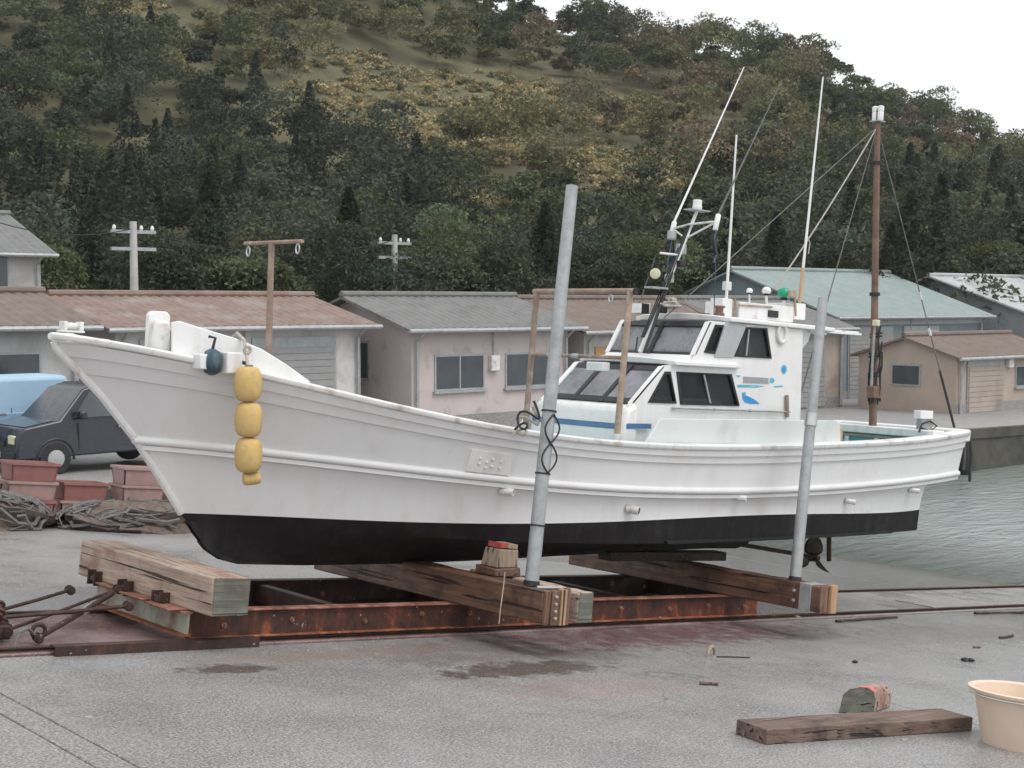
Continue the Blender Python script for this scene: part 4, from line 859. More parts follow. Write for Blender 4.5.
for y in (-.73, .73):
    ib = ibeam(.70, 7.56, y, mat=M['rust'] if y < 0 else M['rust_dark'])  # far beam: shade under the hull put into its colour as darker rust
    for x in np.arange(1.1, 7.4, 0.62):
        part(MB().lathe([(0.026, 0), (0.026, .012), (0.014, .013), (0.014, .03)], (x + random.uniform(-.1, .1), y - .012, CZ + .11 + random.uniform(-.03, .03)), (0, -1, 0), 6), 'bolt', M['rust_pink'], ib)
    for x in (1.5, 4.1, 6.7): part(MB().lathe([(0.10, -.03), (0.10, -.02), (0.085, -.018), (0.085, .03)], (x, y + .05, .148), (0, 1, 0), 16), 'wheel', M['rust_dark'], cr)
# end frame: grey-green channel facing up the slip, rusty top flange
mb = MB(); mb.box(.655, .672, -.79, .80, CZ + .045, CZ + .20); mb2 = part(mb, 'end_channel', M['green_web'], cr)
part(MB().box(.60, .69, -.80, .80, CZ + .201, CZ + .222), 'end_flange', M['rust_pink'], cr, bevel=.003); part(MB().box(.59, .69, -.80, .80, CZ + .03, CZ + .044), 'end_flange', M['rust_orange'], cr)
for x in (2.2, 4.0, 5.8, 7.4): part(MB().box(x - .05, x + .05, -.70, .70, CZ + .03, CZ + .19), 'cross_beam', M['rust_dark'], cr)
for k in range(3):
    y_ = -.55 + .5 * k; part(MB().box(.50 + .03 * k, .68, y_ - .20, y_ + .20, CZ + .2225, CZ + .236), 'bearing_plate', M['rust_pink'], cr, bevel=.004)
for y_ in (.74, .18, -.42):
    part(MB().lathe([(0.02, -.08), (0.02, -.05), (0.032, -.049), (0.032, .049), (0.02, .05), (0.02, .08)], (.60, y_, CZ + .25), (0, 1, 0), 10), 'lug', M['rust_dark'], cr); part(MB().box(.56, .66, y_ - .07, y_ - .05, CZ + .2, CZ + .32), 'lug_plate', M['rust_dark'], cr); part(MB().box(.56, .66, y_ + .05, y_ + .07, CZ + .2, CZ + .32), 'lug_plate', M['rust_dark'], cr)
TB = CZ + IB + .003; 
def timber(name, label, x0, x1, y0, y1, z0, z1, mat, endmat=None, skew=0.0, bevel=.012, seg=14):
    t_ = thing(name, label, 'timber', SLIP, ((x0 + x1) / 2, (y0 + y1) / 2, z0))
    mb = MB(); rows = []
    n = seg
    for i in range(n + 1):
        k = i / n; y = y0 + (y1 - y0) * k; sx = skew * k; w_ = lambda a_: random.uniform(-a_, a_)
        rows.append([Vector((x0 + sx + w_(.006), y, z0 + (0 if True else 0))), Vector((x1 + sx + w_(.006), y, z0)), Vector((x1 + sx + w_(.006), y, z1 + w_(.006))), Vector((x0 + sx + w_(.006), y, z1 + w_(.006)))])
    mb.grid([r + [r[0]] for r in rows]); mb.add(rows[0], [(0, 1, 2, 3)]); mb.add(rows[-1], [(3, 2, 1, 0)])
    part(mb, 'beam', mat, t_, bevel=bevel, weld=.0005, smooth=30)
    if endmat is not None: part(MB().prism([rows[0][0].lerp(rows[0][2], .03) + Vector((0, -.002, 0)), rows[0][1].lerp(rows[0][3], .03) + Vector((0, -.002, 0)), rows[0][2].lerp(rows[0][0], .03) + Vector((0, -.002, 0)), rows[0][3].lerp(rows[0][1], .03) + Vector((0, -.002, 0))], (0, -.003, 0)), 'sawn_end', endmat, t_)
    return t_
e0 = U(210, 617, SLIP, z=TB); e1 = U(246, 616, SLIP, z=TB); e2 = U(78, 574.5, SLIP, z=TB)
W1 = .33
timber('squared_timber', 'thick pale weathered timber with grey-green sawn end lying at the bow end of the cradle', e0.x, e0.x + W1, e0.y, e2.y, TB, TB + .30, M['timber_pale'], M['timber_end'], skew=e2.x - e0.x, bevel=.016)
n0 = U(541, 624, SLIP, z=TB)
t2 = timber('squared_timber', 'brown timber beam with bright plank on its end, carrying the pipe prop with black cord', n0.x, n0.x + .26, n0.y, 1.35, TB, TB + .27, M['timber_brown'], skew=-.12)
x2, y2 = n0.x, n0.y
for i, (a_, b_, mt, pr_) in enumerate(((.00, .055, 'plank_brown', .035), (.06, .145, 'plank_brown', .05), (.15, .215, 'plank_bright', .065), (.22, .27, 'plank_brown', .045))):
    part(MB().box(x2 + a_, x2 + b_, y2 - pr_, y2 - .003, TB - .01, TB + .275 + .008 * i), 'end_plank', M[mt], t2, bevel=.005)
for k in range(4): part(MB().lathe([(0.015, 0), (0.015, .02), (.008, .025)], (x2 + .10 + random.uniform(-.01, .01), y2 - .05, TB + .05 + .06 * k), (0, -1, 0), 6), 'bolt', M['galv'], t2)
part(MB().tube([(x2 + .03, y2 + .12, TB + .285), (x2 + .25, y2 + .05, TB + .29)], .014, 8), 'steel_pin', M['galv'], t2)
# grey timber lying behind it, and soaked one near the keel
g0 = U(588, 607, SLIP, z=CZ + .12)
timber('squared_timber', 'short grey timber behind the plank-ended beam, against the cradle side', x2 + .36, x2 + .54, -1.95, -.5, TB, TB + .26, M['timber_pale'], M['timber_end'])
n3 = U(818, 613, SLIP, z=TB)
t3 = timber('squared_timber', 'long brown timber beam with steel plate on its end, under the propeller', n3.x, n3.x + .22, n3.y, 1.6, TB, TB + .265, M['timber_brown'], skew=-.10)
part(MB().box(n3.x - .012, n3.x + .235, n3.y + .10, n3.y + .24, TB - .004, TB + .269), 'steel_strap', M['galv'], t3, bevel=.003)
part(MB().box(n3.x - .01, n3.x + .13, n3.y - .03, n3.y - .002, TB - .005, TB + .27), 'end_plank', M['plank_brown'], t3, bevel=.005)
part(MB().box(n3.x + .13, n3.x + .235, n3.y - .05, n3.y - .002, TB - .005, TB + .28), 'end_plank', M['plank_bright'], t3, bevel=.005)
for k in range(2): part(MB().lathe([(0.018, 0), (0.018, .02), (.008, .025)], (n3.x - .01, n3.y + .3, TB + .08 + .1 * k), (-1, 0, 0), 6), 'bolt', M['galv'], t3)
# keel blocks between keel and timbers
def keel_z(xs_): # keel underside in slip coordinates
    kb = [1.518, 2.2, 3.26, 4.2, 6.0, 7.5, 8.0]; kv = [0.455, .405, .362, .342, .325, .30, .275]
    return float(np.interp(xs_, kb, kv)) + math.tan(R(2.95)) * xs_
xk2 = x2 - .08
single(MB().box(5.9, 7.75, -.10, .10, TB + .268, keel_z(6.6) - .002), 'keel_block', M['timber_dark'], SLIP, (6.7, 0, TB + .268), 'soaked dark timber lying lengthwise under the keel near the propeller', 'timber block', bevel=.01)
if keel_z(xk2) > TB + .285:
    single(MB().box(xk2 - .05, xk2 + .3, -.12, .12, TB + .271, keel_z(xk2 + .1) - .004), 'keel_block', M['timber_dark'], SLIP, (xk2, 0, TB + .27), 'dark wooden packing between keel and plank-ended beam', 'timber block', bevel=.01)
# chocks under the bilge on the plank-ended beam
cz = TB + .272; cp = U(500, 575, SLIP, z=cz + .0)
ck = lambda x0, x1, y0, y1, z0, z1: jit(MB().box(x0, x1, y0, y1, z0, z1), .008)
cx_, cy_ = cp.x, cp.y
single(ck(cx_ - .16, cx_ + .13, cy_ - .12, cy_ + .16, cz, cz + .075), 'wooden_chock', M['timber_brown'], SLIP, (cx_, cy_, cz), 'flat brown chock, lowest of the stack on the plank-ended beam', 'wood block', bevel=.01)
mbk = MB(); mbk.hexa([(cx_ - .13, cy_ - .1, cz + .078), (cx_ + .12, cy_ - .1, cz + .078), (cx_ + .12, cy_ + .13, cz + .078), (cx_ - .13, cy_ + .13, cz + .078), (cx_ - .10, cy_ - .09, cz + .24), (cx_ + .115, cy_ - .09, cz + .235), (cx_ + .115, cy_ + .12, cz + .235), (cx_ - .10, cy_ + .12, cz + .24)])
single(mbk, 'wooden_chock', M['chock'], SLIP, (cx_, cy_, cz + .078), 'pale tapered wood block, middle of the stack on the plank-ended beam', 'wood block', bevel=.008)
wdg = thing('wooden_wedge', 'small wedge with a red painted end on top of the chock stack under the hull', 'wedge', SLIP, (cx_, cy_, cz + .245))
part(ck(cx_ - .005, cx_ + .11, cy_ - .08, cy_ + .1, cz + .245, cz + .285), 'body', M['chock'], wdg, bevel=.004)
part(ck(cx_ - .08, cx_ + .0, cy_ - .08, cy_ + .1, cz + .248, cz + .29), 'painted_end', M['red'], wdg, bevel=.004)

sg = part(MB().tube([U(505, 572, SLIP, y=y2 + .32), U(503, 590, SLIP, y=y2 + .25), U(500, 612, SLIP, y=y2 + .22), U(499, 624, SLIP, y=y2 + .2)], .005, 6), 'hanging_string', M['pole_tan'], t2)
# ================================================================== PROPS
def snap(px, z, tm):
    xa, ya, ye, sk, wd_ = tm; best = None
    for k in range(200):
        y = ya + .1 + k * .01; p = Vector((xa + sk * (y - ya) / (ye - ya) + wd_ / 2, y, z)); q = SLIP @ p - CAM
        e = abs(512 + FOC * q.dot(right) / q.dot(fwd) - px)
        if best is None or e < best[0]: best = (e, p)
    return best[1]
def prop(base_px, top_px, zb, yb, ytop, r, label):
    b_ = snap(base_px[0], zb, yb); t_ = U(top_px[0], top_px[1], SLIP, y=ytop)
    o = thing('pipe_prop', label, 'prop', SLIP, b_, 'steel pipe props holding the boat upright')
    part(MB().tube([b_, b_.lerp(t_, .5), t_], [r, r * .93, r * .86], 16), 'pipe', M['galv'], o)
    part(MB().tube([b_ + Vector((0, 0, .002)), b_.lerp(t_, .012)], r * 1.12, 16), 'foot_ring', M['dark'], o)
    return o, b_, t_
o, b_, t_ = prop((531, 577), (572, 186), TB + .274, (x2, y2, 1.35, -.12, .26), -1.42, .062, 'tall grey pipe prop lashed with black cord, standing on the plank-ended beam')
D = (t_ - b_)
def wrap(k, dz=.012, r=.068, par=o): part(MB().tube([b_.lerp(t_, k), b_.lerp(t_, k + dz)], r, 16), 'cord_band', M['dark'], par)
L_ = D.length
def kk(py): # parameter of a photo height on the pole
    best = min(range(400), key=lambda i: abs(proj_y(b_.lerp(t_, i / 400)) - py)); return best / 400
def proj_y(p):
    q = SLIP @ p - CAM; return 384 - FOC * q.dot(upv) / q.dot(fwd)
for py in (412, 474, 526): wrap(kk(py), .004)
k0, k1 = kk(414), kk(472); ca, cb = [], []
for i in range(25):
    u = i / 24; k = k0 + (k1 - k0) * u; a_ = math.sin(u * 2 * math.pi) * .085
    ca.append(b_.lerp(t_, k) + Vector((a_, -.062, 0))); cb.append(b_.lerp(t_, k) + Vector((-a_, -.066, 0)))
part(MB().tube(ca, .008, 6), 'black_cord', M['dark'], o); part(MB().tube(cb, .008, 6), 'black_cord', M['dark'], o)
p = b_.lerp(t_, k0)
rp = [p + Vector((-.06 + -.22 * u_ + .05 * math.sin(u_ * 9), .10 + .05 * math.cos(u_ * 12), -.0 - .22 * u_ + .05 * math.cos(u_ * 14))) for u_ in np.linspace(0, 1, 26)]
part(MB().tube(rp, .013, 6), 'lashing_rope', M['rope'], o); part(MB().tube([q + Vector((-.02, -.03, .05)) for q in rp[::-1]], .011, 6), 'lashing_rope', M['rope_dark'], o)
o2, b2, t2_ = prop((795, 574), (823, 298), TB + .268, (n3.x, n3.y, 1.6, -.10, .22), -1.35, .060, 'scratched grey pipe prop standing on the timber with the steel plate')
part(MB().tube([b2.lerp(t2_, .54), b2.lerp(t2_, .585)], .066, 16), 'pipe_joint', M['steel'], o2)

# ================================================================== hauling gear at the upper end
dr = thing('hauling_linkage', 'dark rusty hauling rods and pins coupled to the upper end of the cradle', 'linkage', SLIP, (-.3, 0, .02))
nd = U(2, 620, SLIP, z=.16)
def rod(a_, b_, r=.022, mat='rust_dark'): return part(MB().tube([a_, a_.lerp(b_, .5) + Vector((0, 0, -.004)), b_], r, 8), 'rod', M[mat], dr)
A = U(70, 590, SLIP, z=.30); B_ = U(118, 589, SLIP, z=.30); C_ = U(128, 606, SLIP, z=.25)
rod(nd + Vector((0.02, .12, .05)), A, .015); rod(nd + Vector((.0, -.10, -.06)), B_, .014); rod(nd + Vector((0, 0, .02)), C_, .016); 
Ee = U(38, 638, SLIP, z=.07); rod(U(113, 593, SLIP, z=.3), Ee, .021); part(MB().tube([U(82, 613, SLIP, z=.19), U(92, 606, SLIP, z=.22)], .03, 10), 'sleeve', M['galv'], dr)
for q in (A, B_, C_, Ee): part(MB().lathe([(0.022, -.06), (0.022, -.045), (0.036, -.044), (0.036, -.03), (0.02, -.029), (0.02, .029), (0.036, .03), (0.036, .044), (0.022, .045), (0.022, .06)], q, (.2, 1, 0), 10), 'shackle', M['rust_dark'], dr)
part(MB().tube([Ee + Vector((.05 * math.cos(k), .0, .05 + .05 * math.sin(k))) for k in np.linspace(0, 6.3, 14)], .016, 8), 'ring', M['rust_dark'], dr)
part(MB().tube([Ee, Ee + Vector((-.10, -.04, .08)), Ee + Vector((-.18, -.08, .06)), Ee + Vector((-.22, -.12, -.04))], .012, 6), 'wire_tail', M['wire'], dr)
for i, (dx, dy, dz_) in enumerate(((0, .12, .06), (0, -.1, -.06), (0, 0, .0), (-.08, .05, .02), (-.05, -.05, .09))): part(MB().lathe([(0.025, -.08), (0.025, -.05), (0.045, -.049), (0.045, -.03), (0.03, -.029), (0.03, .03), (0.045, .031), (0.045, .05), (0.025, .06)], nd + Vector((dx, dy, dz_)), (.3, 1, .2 * i), 10), 'coupling', M['rust_dark'], dr)
part(MB().box(nd.x - .25, nd.x + .02, nd.y - .14, nd.y + .16, nd.z - .12, nd.z - .02), 'coupling_plate', M['rust_dark'], dr, bevel=.01)
part(MB().tube([nd + Vector((-.1, 0, -.02)), Vector((-3.5, nd.y, .10))], .018, 8), 'hauling_wire', M['rust_dark'], dr)

# ================================================================== small things on the ground
def sl(px, py, z=0.0): return U(px, py, SLIP, z=z)
p = sl(711, 656); a_ = [p + Vector((.085 * math.cos(k), .03 * math.cos(k), .095 * math.sin(k) - .01)) for k in np.linspace(-.2, math.pi + .2, 12)]
single(MB().tube(a_, .014, 8), 'mooring_ring', M['pole_tan'], SLIP, p, 'small worn steel ring set upright in the concrete', 'ring')
def stick(px0, py0, px1, py1, r, mat, name, label, cat):
    a_, b_ = sl(px0, py0, r), sl(px1, py1, r); n = 6
    pts = [a_.lerp(b_, k / n) + Vector((random.uniform(-r, r) * .6, random.uniform(-r, r) * .6, 0)) for k in range(n + 1)]
    return single(MB().tube(pts, [r * random.uniform(.75, 1.1) for _ in pts], 7), name, mat, SLIP, a_, label, cat)
stick(716, 656.5, 750, 657.5, .007, M['rust_dark'], 'rusty_rod', 'thin rusty rod lying beside the steel ring', 'rod')
stick(700, 683, 718, 684, .014, M['timber_brown'], 'wood_splinter', 'short brown splinter lying on the concrete below the steel ring', 'splinter')
stick(836, 621, 897, 617, .016, M['rust_dark'], 'steel_bar', 'dark steel bar lying along the rail by the steel-plated timber', 'bar')
stick(975, 613, 1040, 612, .016, M['rust_dark'], 'steel_bar', 'dark steel bar lying alongside the rail near the water', 'bar')
stick(896, 601, 932, 608, .014, M['timber_dark'], 'driftwood', 'dark stick lying across the near rail towards the water', 'stick')
stick(1000, 637.5, 1013, 635.5, .015, M['timber_dark'], 'driftwood', 'short black stick on the bare concrete towards the water', 'stick')
stick(973, 647, 981, 647, .010, M['timber_brown'], 'driftwood', 'tiny brown stick on the bare concrete', 'stick')
def pebble(px, py, r, mat, name, label, cat='stone'):
    p = sl(px, py); mb = MB(); n = 8
    prof = [(r * .6, 0), (r, r * .25), (r * .9, r * .55), (r * .4, r * .8)]
    mb.lathe(prof, p, n=n)
    for q in mb.v: q += Vector((random.uniform(-r, r) * .22, random.uniform(-r, r) * .22, random.uniform(0, r) * .15))
    return single(mb, name, mat, SLIP, p, label, cat, smooth=0)
pebble(855, 663, .03, M['dark'], 'stone', 'small black stone lying alone on the concrete')
pebble(965, 661, .038, M['dark'], 'weed_clump', 'black clump of dried weed on the concrete', 'weed'); pebble(971, 661.5, .035, M['dark'], 'weed_clump', 'smaller black clump beside the dried weed', 'weed')
pebble(742, 620, .035, M['white'], 'stone', 'white stone beside the rail near the end of the cradle'); pebble(797, 618.5, .04, M['chock'], 'stone', 'tan stone beside the rail under the steel-plated timber')
# painted log, plank and bucket in the right foreground
z0 = 0.0; a0 = sl(839, 713); a1 = sl(874, 713); 
lg = thing('timber_offcut', 'short round-topped timber offcut with faded red paint on one end', 'timber', SLIP, a0)
wd = (a1 - a0).length; dirx = (a1 - a0).normalized(); diry = Vector((-dirx.y, dirx.x, 0)); diry = (diry * 0.55 + dirx * .85).normalized() * .36
hgt = .19
def seclog(o_, k=1.0): return [o_ + dirx * (wd * u_) + Vector((0, 0, hgt * v_ * k)) for u_, v_ in ((0, 0), (1, 0), (1.02, .55), (.95, .82), (.78, .98), (.5, 1.0), (.25, .92), (.08, .7))]
sA = seclog(a0); sB = seclog(a0 + diry, .97)
mb = MB(); n = len(sA); mb.add(sA + sB, [tuple(range(n)), tuple(range(n, 2 * n))[::-1]] + [(i, (i + 1) % n, n + (i + 1) % n, n + i) for i in range(n)])
part(mb, 'body', M['timber_pale'], lg, bevel=.01); part(MB().prism([q - diry * .012 for q in sA], diry * -.012), 'sawn_end', M['timber_end'], lg)
rp_ = [sA[i] for i in (3, 4, 5, 6, 7)]; e_ = diry * .22
mb = MB(); upo = Vector((0, 0, .004)) ; mb.grid([[q + upo - diry * .01 for q in rp_], [q + upo + e_ * f_ for q, f_ in zip(rp_, (.7, 1.3, 1.2, .9, .4))]]); part(mb, 'red_paint', M['pinkred'], lg)
H_ = 0.38; bk = U(1024, 691, SLIP, z=H_) - Vector((0, 0, H_))
bu = thing('plastic_bucket', 'peach coloured plastic tub with a rolled rim', 'tub', SLIP, bk)
pk_ = pm('peach_plastic', (0.72, 0.57, 0.45), .45, .06, 5)
r0 = .345
part(MB().lathe([(r0 * .72, 0), (r0 * .74, .0), (r0 * .97, H_ - .02), (r0 * 1.08, H_ - .02), (r0 * 1.1, H_), (r0 * 1.02, H_ + .006), (r0 * .95, H_ - .006), (r0 * .72, .02), (.001, .02)], bk, n=32), 'shell', pk_, bu, smooth=50)
part(MB().tube([bk + Vector((r0 * 1.09 * math.cos(k), r0 * 1.09 * math.sin(k), H_ - .035)) for k in np.linspace(2.4, 5.6, 14)], .006, 6), 'bail_handle', M['steel'], bu)
pa, pb = sl(766, 745), sl(972, 731)
d_ = (pb - pa); nrm_ = Vector((-d_.y, d_.x, 0)).normalized() * .30
mb = MB(); mb.prism([pa, pb, pb + nrm_, pa + nrm_], (0, 0, .10)); single(mb, 'plank', wood('weathered_plank', (0.17, 0.115, 0.09), (0.27, 0.20, 0.165), 0, damt=.5), SLIP, pa, 'thick brown plank lying flat between the painted offcut and the peach tub', 'plank', bevel=.006)

# ================================================================== FAR SHORE
# fish crates and nets at the foot of the quay wall
def slip_w(x, y): return Vector((x, y, slz(x)))
crate_c = [pm('red_crate_plastic', (.30, .135, .12), .5, .12, 6, dirt=(.22, .15, .13), dirt_amt=.4), pm('pink_crate_plastic', (.40, .26, .24), .5, .12, 6, dirt=(.25, .18, .16), dirt_amt=.4), pm('grey_crate_plastic', (.24, .235, .225), .5, .12, 6), pm('brown_crate_plastic', (.19, .135, .105), .5, .12, 6)]
CN = ['faded red', 'dusty pink', 'grey', 'brown']
def crate_mesh():
    mb = MB(); L, W_, H_, t_ = .66, .42, .25, .018
    mb.box(-L / 2 + .03, L / 2 - .03, -W_ / 2 + .03, W_ / 2 - .03, 0, .02)
    for s_ in (-1, 1):
        mb.hexa([(-L / 2 + .03, s_ * (W_ / 2 - .03), .0), (L / 2 - .03, s_ * (W_ / 2 - .03), 0), (L / 2 - .03, s_ * (W_ / 2 - .03 - t_), 0), (-L / 2 + .03, s_ * (W_ / 2 - .03 - t_), 0), (-L / 2, s_ * W_ / 2, H_), (L / 2, s_ * W_ / 2, H_), (L / 2, s_ * (W_ / 2 - t_), H_), (-L / 2, s_ * (W_ / 2 - t_), H_)])
        mb.hexa([(s_ * (L / 2 - .03), -W_ / 2 + .03, 0), (s_ * (L / 2 - .03), W_ / 2 - .03, 0), (s_ * (L / 2 - .03 - t_), W_ / 2 - .03, 0), (s_ * (L / 2 - .03 - t_), -W_ / 2 + .03, 0), (s_ * L / 2, -W_ / 2, H_), (s_ * L / 2, W_ / 2, H_), (s_ * (L / 2 - t_), W_ / 2, H_), (s_ * (L / 2 - t_), -W_ / 2, H_)])
        mb.box(-L / 2 - .015, L / 2 + .015, s_ * (W_ / 2 + .004) - .012, s_ * (W_ / 2 + .004) + .012, H_ - .035, H_ + .003); mb.box(s_ * (L / 2 + .003) - .012, s_ * (L / 2 + .003) + .012, -W_ / 2, W_ / 2, H_ - .034, H_ + .002)
    return mb
cm = [crate_mesh().mesh('fish_crate', c_, smooth=0) for c_ in crate_c]
stacks = [(3.15, 8.4, [0, 1, 0]), (3.95, 8.5, [1, 0]), (4.75, 8.35, [0, 1, 1]), (2.35, 8.3, [2, 3]), (5.6, 8.6, [3, 0]), (1.55, 8.5, [3, 3])]
whr = ['at the foot of its stack', 'second up in its stack', 'topmost of its stack']
stn = ['three-high mixed red stack', 'two-high pink and red stack', 'red stack nearest the van-side net heap', 'grey and brown stack', 'stack beside the net heap under the quay', 'all-brown stack']
for i, (x, y, cs_) in enumerate(stacks):
    for k, c_ in enumerate(cs_):
        o = bpy.data.objects.new('fish_crate', cm[c_]); col.objects.link(o)
        o.matrix_world = SLIP @ Matrix.Translation((x, y, .003 + k * .255)) @ Matrix.Rotation(random.uniform(-.08, .08), 4, 'Z')
        tag(o, f'{CN[c_]} plastic fish crate, {("bottom" if k == 0 else "top" if k == len(cs_) - 1 else "middle")} of the {["red-pink-red stack", "pink and red pair", "red-pink-pink stack", "grey and brown pair", "brown and red pair", "all-brown pair"][i]} by the quay', 'crate', 'fish crates stacked by the quay')
def heap(x, y, rx, ry, h, mat, name, label, cat):
    mb = MB(); rows = []
    for i in range(12):
        k = i / 11; row = []
        for j in range(29):
            a_ = 2 * math.pi * (j % 28) / 28; w_ = 1 + .12 * math.sin(3 * a_ + i) + .08 * math.sin(7 * a_ + 2 * i)
            r_ = math.cos(k * math.pi / 2) ** .7
            row.append(Vector((x + rx * r_ * w_ * math.cos(a_), y + ry * r_ * w_ * math.sin(a_), h * math.sin(k * math.pi / 2) * (1 + .07 * math.sin(5 * a_ + i * 1.7)))))
        rows.append(row)
    o = thing(name, label, cat, SLIP, (x, y, 0)); mb.grid(rows); part(mb, 'net_mass', mat, o, smooth=70)
    lines = MB()
    for q_ in range(46):
        a0_ = random.uniform(0, 6.28); k0_ = random.uniform(.02, .75); pts = []
        for j in range(9):
            a_ = a0_ + j * random.uniform(.06, .16); k = min(.98, max(.0, k0_ + .18 * math.sin(j * .9 + q_))); r_ = math.cos(k * math.pi / 2) ** .7
            pts.append((x + rx * r_ * 1.06 * math.cos(a_), y + ry * r_ * 1.06 * math.sin(a_), h * 1.04 * math.sin(k * math.pi / 2) + .02))
        lines.tube(pts, random.choice((.012, .018, .026)), 5)
    part(lines, 'net_rope', random.choice((M['pole_tan'], M['wire'])), o)
    return o
netm = pm('brown_net', (.13, .10, .082), .95, .35, 14, dirt=(.20, .16, .14), dirt_amt=.5, dscale=9, bmp=1.0, bscale=50)
heap(2.0, 7.3, 1.0, .55, .42, netm, 'fishing_net', 'low heap of brown fishing net in front of the brown crates', 'net')
heap(4.3, 7.2, 1.2, .5, .36, netm, 'fishing_net', 'long low heap of brown fishing net in front of the red crates', 'net')
heap(-.2, 8.3, .9, .6, .5, pm('grey_net', (.12, .12, .115), .95, .3, 14, bmp=1.0, bscale=50), 'fishing_net', 'grey heap of fishing net at the end of the crate row', 'net')

# vehicles on the apron
def vehicle(name, label, cat, pos, yaw, paint, L, Wd, prof, wins, roof_h, bed=None):
    F = Matrix.Translation(pos) @ Matrix.Rotation(yaw, 4, 'Z'); o = thing(name, label, cat, F, (0, 0, 0)); hw = Wd / 2
    rows = []
    secs = [(-hw, .0, .94), (-hw * 1.0, .0, 1.0), (hw, 0, 1.0)]
    mb = MB()
    belt = roof_h * .58
    def ins(z): return hw - max(0, (z - belt)) * .22
    n = len(prof)
    vs = [Vector((x, -ins(z), z)) for x, z in prof] + [Vector((x, ins(z), z)) for x, z in prof]
    mb.add(vs, [tuple(range(n)), tuple(range(n, 2 * n))[::-1]] + [(i, n + i, n + (i + 1) % n, (i + 1) % n) for i in range(n)])
    part(mb, 'body', paint, o, bevel=.03)
    for nm, poly in wins:
        for s_ in (-1, 1):
            part(MB().prism([(x, s_ * (ins(z) + .004), z) for x, z in poly], (0, s_ * .006, 0)), nm, M['glass_house'], o, smooth=0)
    for x in (L * .19, L * .80):
        for s_ in (-1, 1):
            wv = part(MB().lathe([(.16, -.09), (.27, -.085), (.285, -.05), (.285, .05), (.27, .085), (.16, .09)], (x, s_ * (hw - .08), .285), (0, 1, 0), 20), 'wheel', M['dark'], o)
            part(MB().lathe([(.15, 0), (.15, .012), (.05, .02)], (x, s_ * (hw + .008), .285), (0, s_, 0), 14), 'rim', M['steel'], wv)
    fs = [i for i in range(n) if prof[i][1] > belt - .1]
    a_, b_ = prof[fs[0]], prof[fs[1]]
    if b_[0] - a_[0] < .2: a_, b_ = prof[fs[0]], prof[fs[min(2, len(fs) - 1)]]
    nn = Vector((-(b_[1] - a_[1]), 0, b_[0] - a_[0])).normalized() * .006
    qa, qb = Vector((a_[0], 0, a_[1])).lerp(Vector((b_[0], 0, b_[1])), .08), Vector((a_[0], 0, a_[1])).lerp(Vector((b_[0], 0, b_[1])), .92)
    part(MB().prism([qa + Vector((0, -ins(qa.z) + .1, 0)) + nn, qa + Vector((0, ins(qa.z) - .1, 0)) + nn, qb + Vector((0, ins(qb.z) - .1, 0)) + nn, qb + Vector((0, -ins(qb.z) + .1, 0)) + nn], nn), 'windscreen', M['glass_house'], o, smooth=0)
    for s_ in (-1, 1):
        part(MB().box(L * .30, L * .30 + .12, s_ * (hw + .09) - .08, s_ * (hw + .09) + .08, belt + .06, belt + .2), 'door_mirror', paint, o, bevel=.03)
        for xd in (L * .31, L * .60): part(MB().box(xd - .006, xd + .006, s_ * (hw + .001) - .004, s_ * (hw + .001) + .004, .38, belt), 'door_seam', M['frame'], o)
        part(MB().box(L * .52, L * .57, s_ * (hw + .01) - .01, s_ * (hw + .01) + .01, belt - .12, belt - .09), 'door_handle', M['steel'], o)
        for x in (L * .19, L * .80): part(MB().tube([(x + .33 * math.cos(k), s_ * (hw - .005), .285 + .33 * math.sin(k)) for k in np.linspace(-.1, 3.24, 12)], .022, 6), 'wheel_arch', M['frame'], o)
    part(MB().box(-.045, -.031, -.17, .17, .32, .42), 'number_plate', M['cap'], o); part(MB().box(-.02, .03, -.3, .3, .50, .60), 'grille', M['frame'], o)
    for s_ in (-1, 1):
        part(MB().box(-.012, .06, s_ * (hw - .22) - .12, s_ * (hw - .22) + .12, .55, .70), 'headlight', M['lamp'], o, bevel=.02); part(MB().box(L - .05, L + .012, s_ * (hw - .12) - .06, s_ * (hw - .12) + .06, .6, .8), 'tail_light', M['red'], o, bevel=.01)
    part(MB().box(-.03, .06, -hw + .1, hw - .1, .26, .42), 'bumper', M['frame'], o, bevel=.02); part(MB().box(L - .06, L + .03, -hw + .1, hw - .1, .28, .44), 'bumper', M['frame'], o, bevel=.02)
    return o
navy = pm('dark_navy_car_paint', (.018, .022, .032), .25, .15, 3, spec=.7); sky_b = pm('light_blue_truck_paint', (.27, .42, .56), .4, .06, 3, dirt=(.3, .34, .36), dirt_amt=.3)
cp = at_depth(92, 25.0, 0); z_ = apron_z(cp.x, cp.y)
vprof = [(0, .3), (.0, .66), (.12, .82), (.75, .92), (1.22, 1.42), (1.5, 1.5), (3.1, 1.5), (3.36, 1.42), (3.5, .9), (3.5, .32)]
vehicle('parked_car', 'dark navy hatchback car parked on the quay beyond the bow', 'car', (cp.x - 1.7, cp.y, z_), 0.05, navy, 3.5, 1.5, vprof, [('side_window', [(1.0, .95), (1.34, 1.38), (2.1, 1.4), (2.1, .95)]), ('side_window', [(2.18, .95), (2.18, 1.4), (3.02, 1.4), (3.22, .97)])], 1.5)
cp2 = at_depth(-4, 25.8, 0); z2_ = apron_z(cp2.x, cp2.y)
tprof = [(0, .3), (0, .72), (.12, 1.0), (.28, 1.62), (.4, 1.74), (1.35, 1.76), (1.42, 1.7), (1.42, .95), (1.46, .62), (3.3, .62), (3.3, .35)]
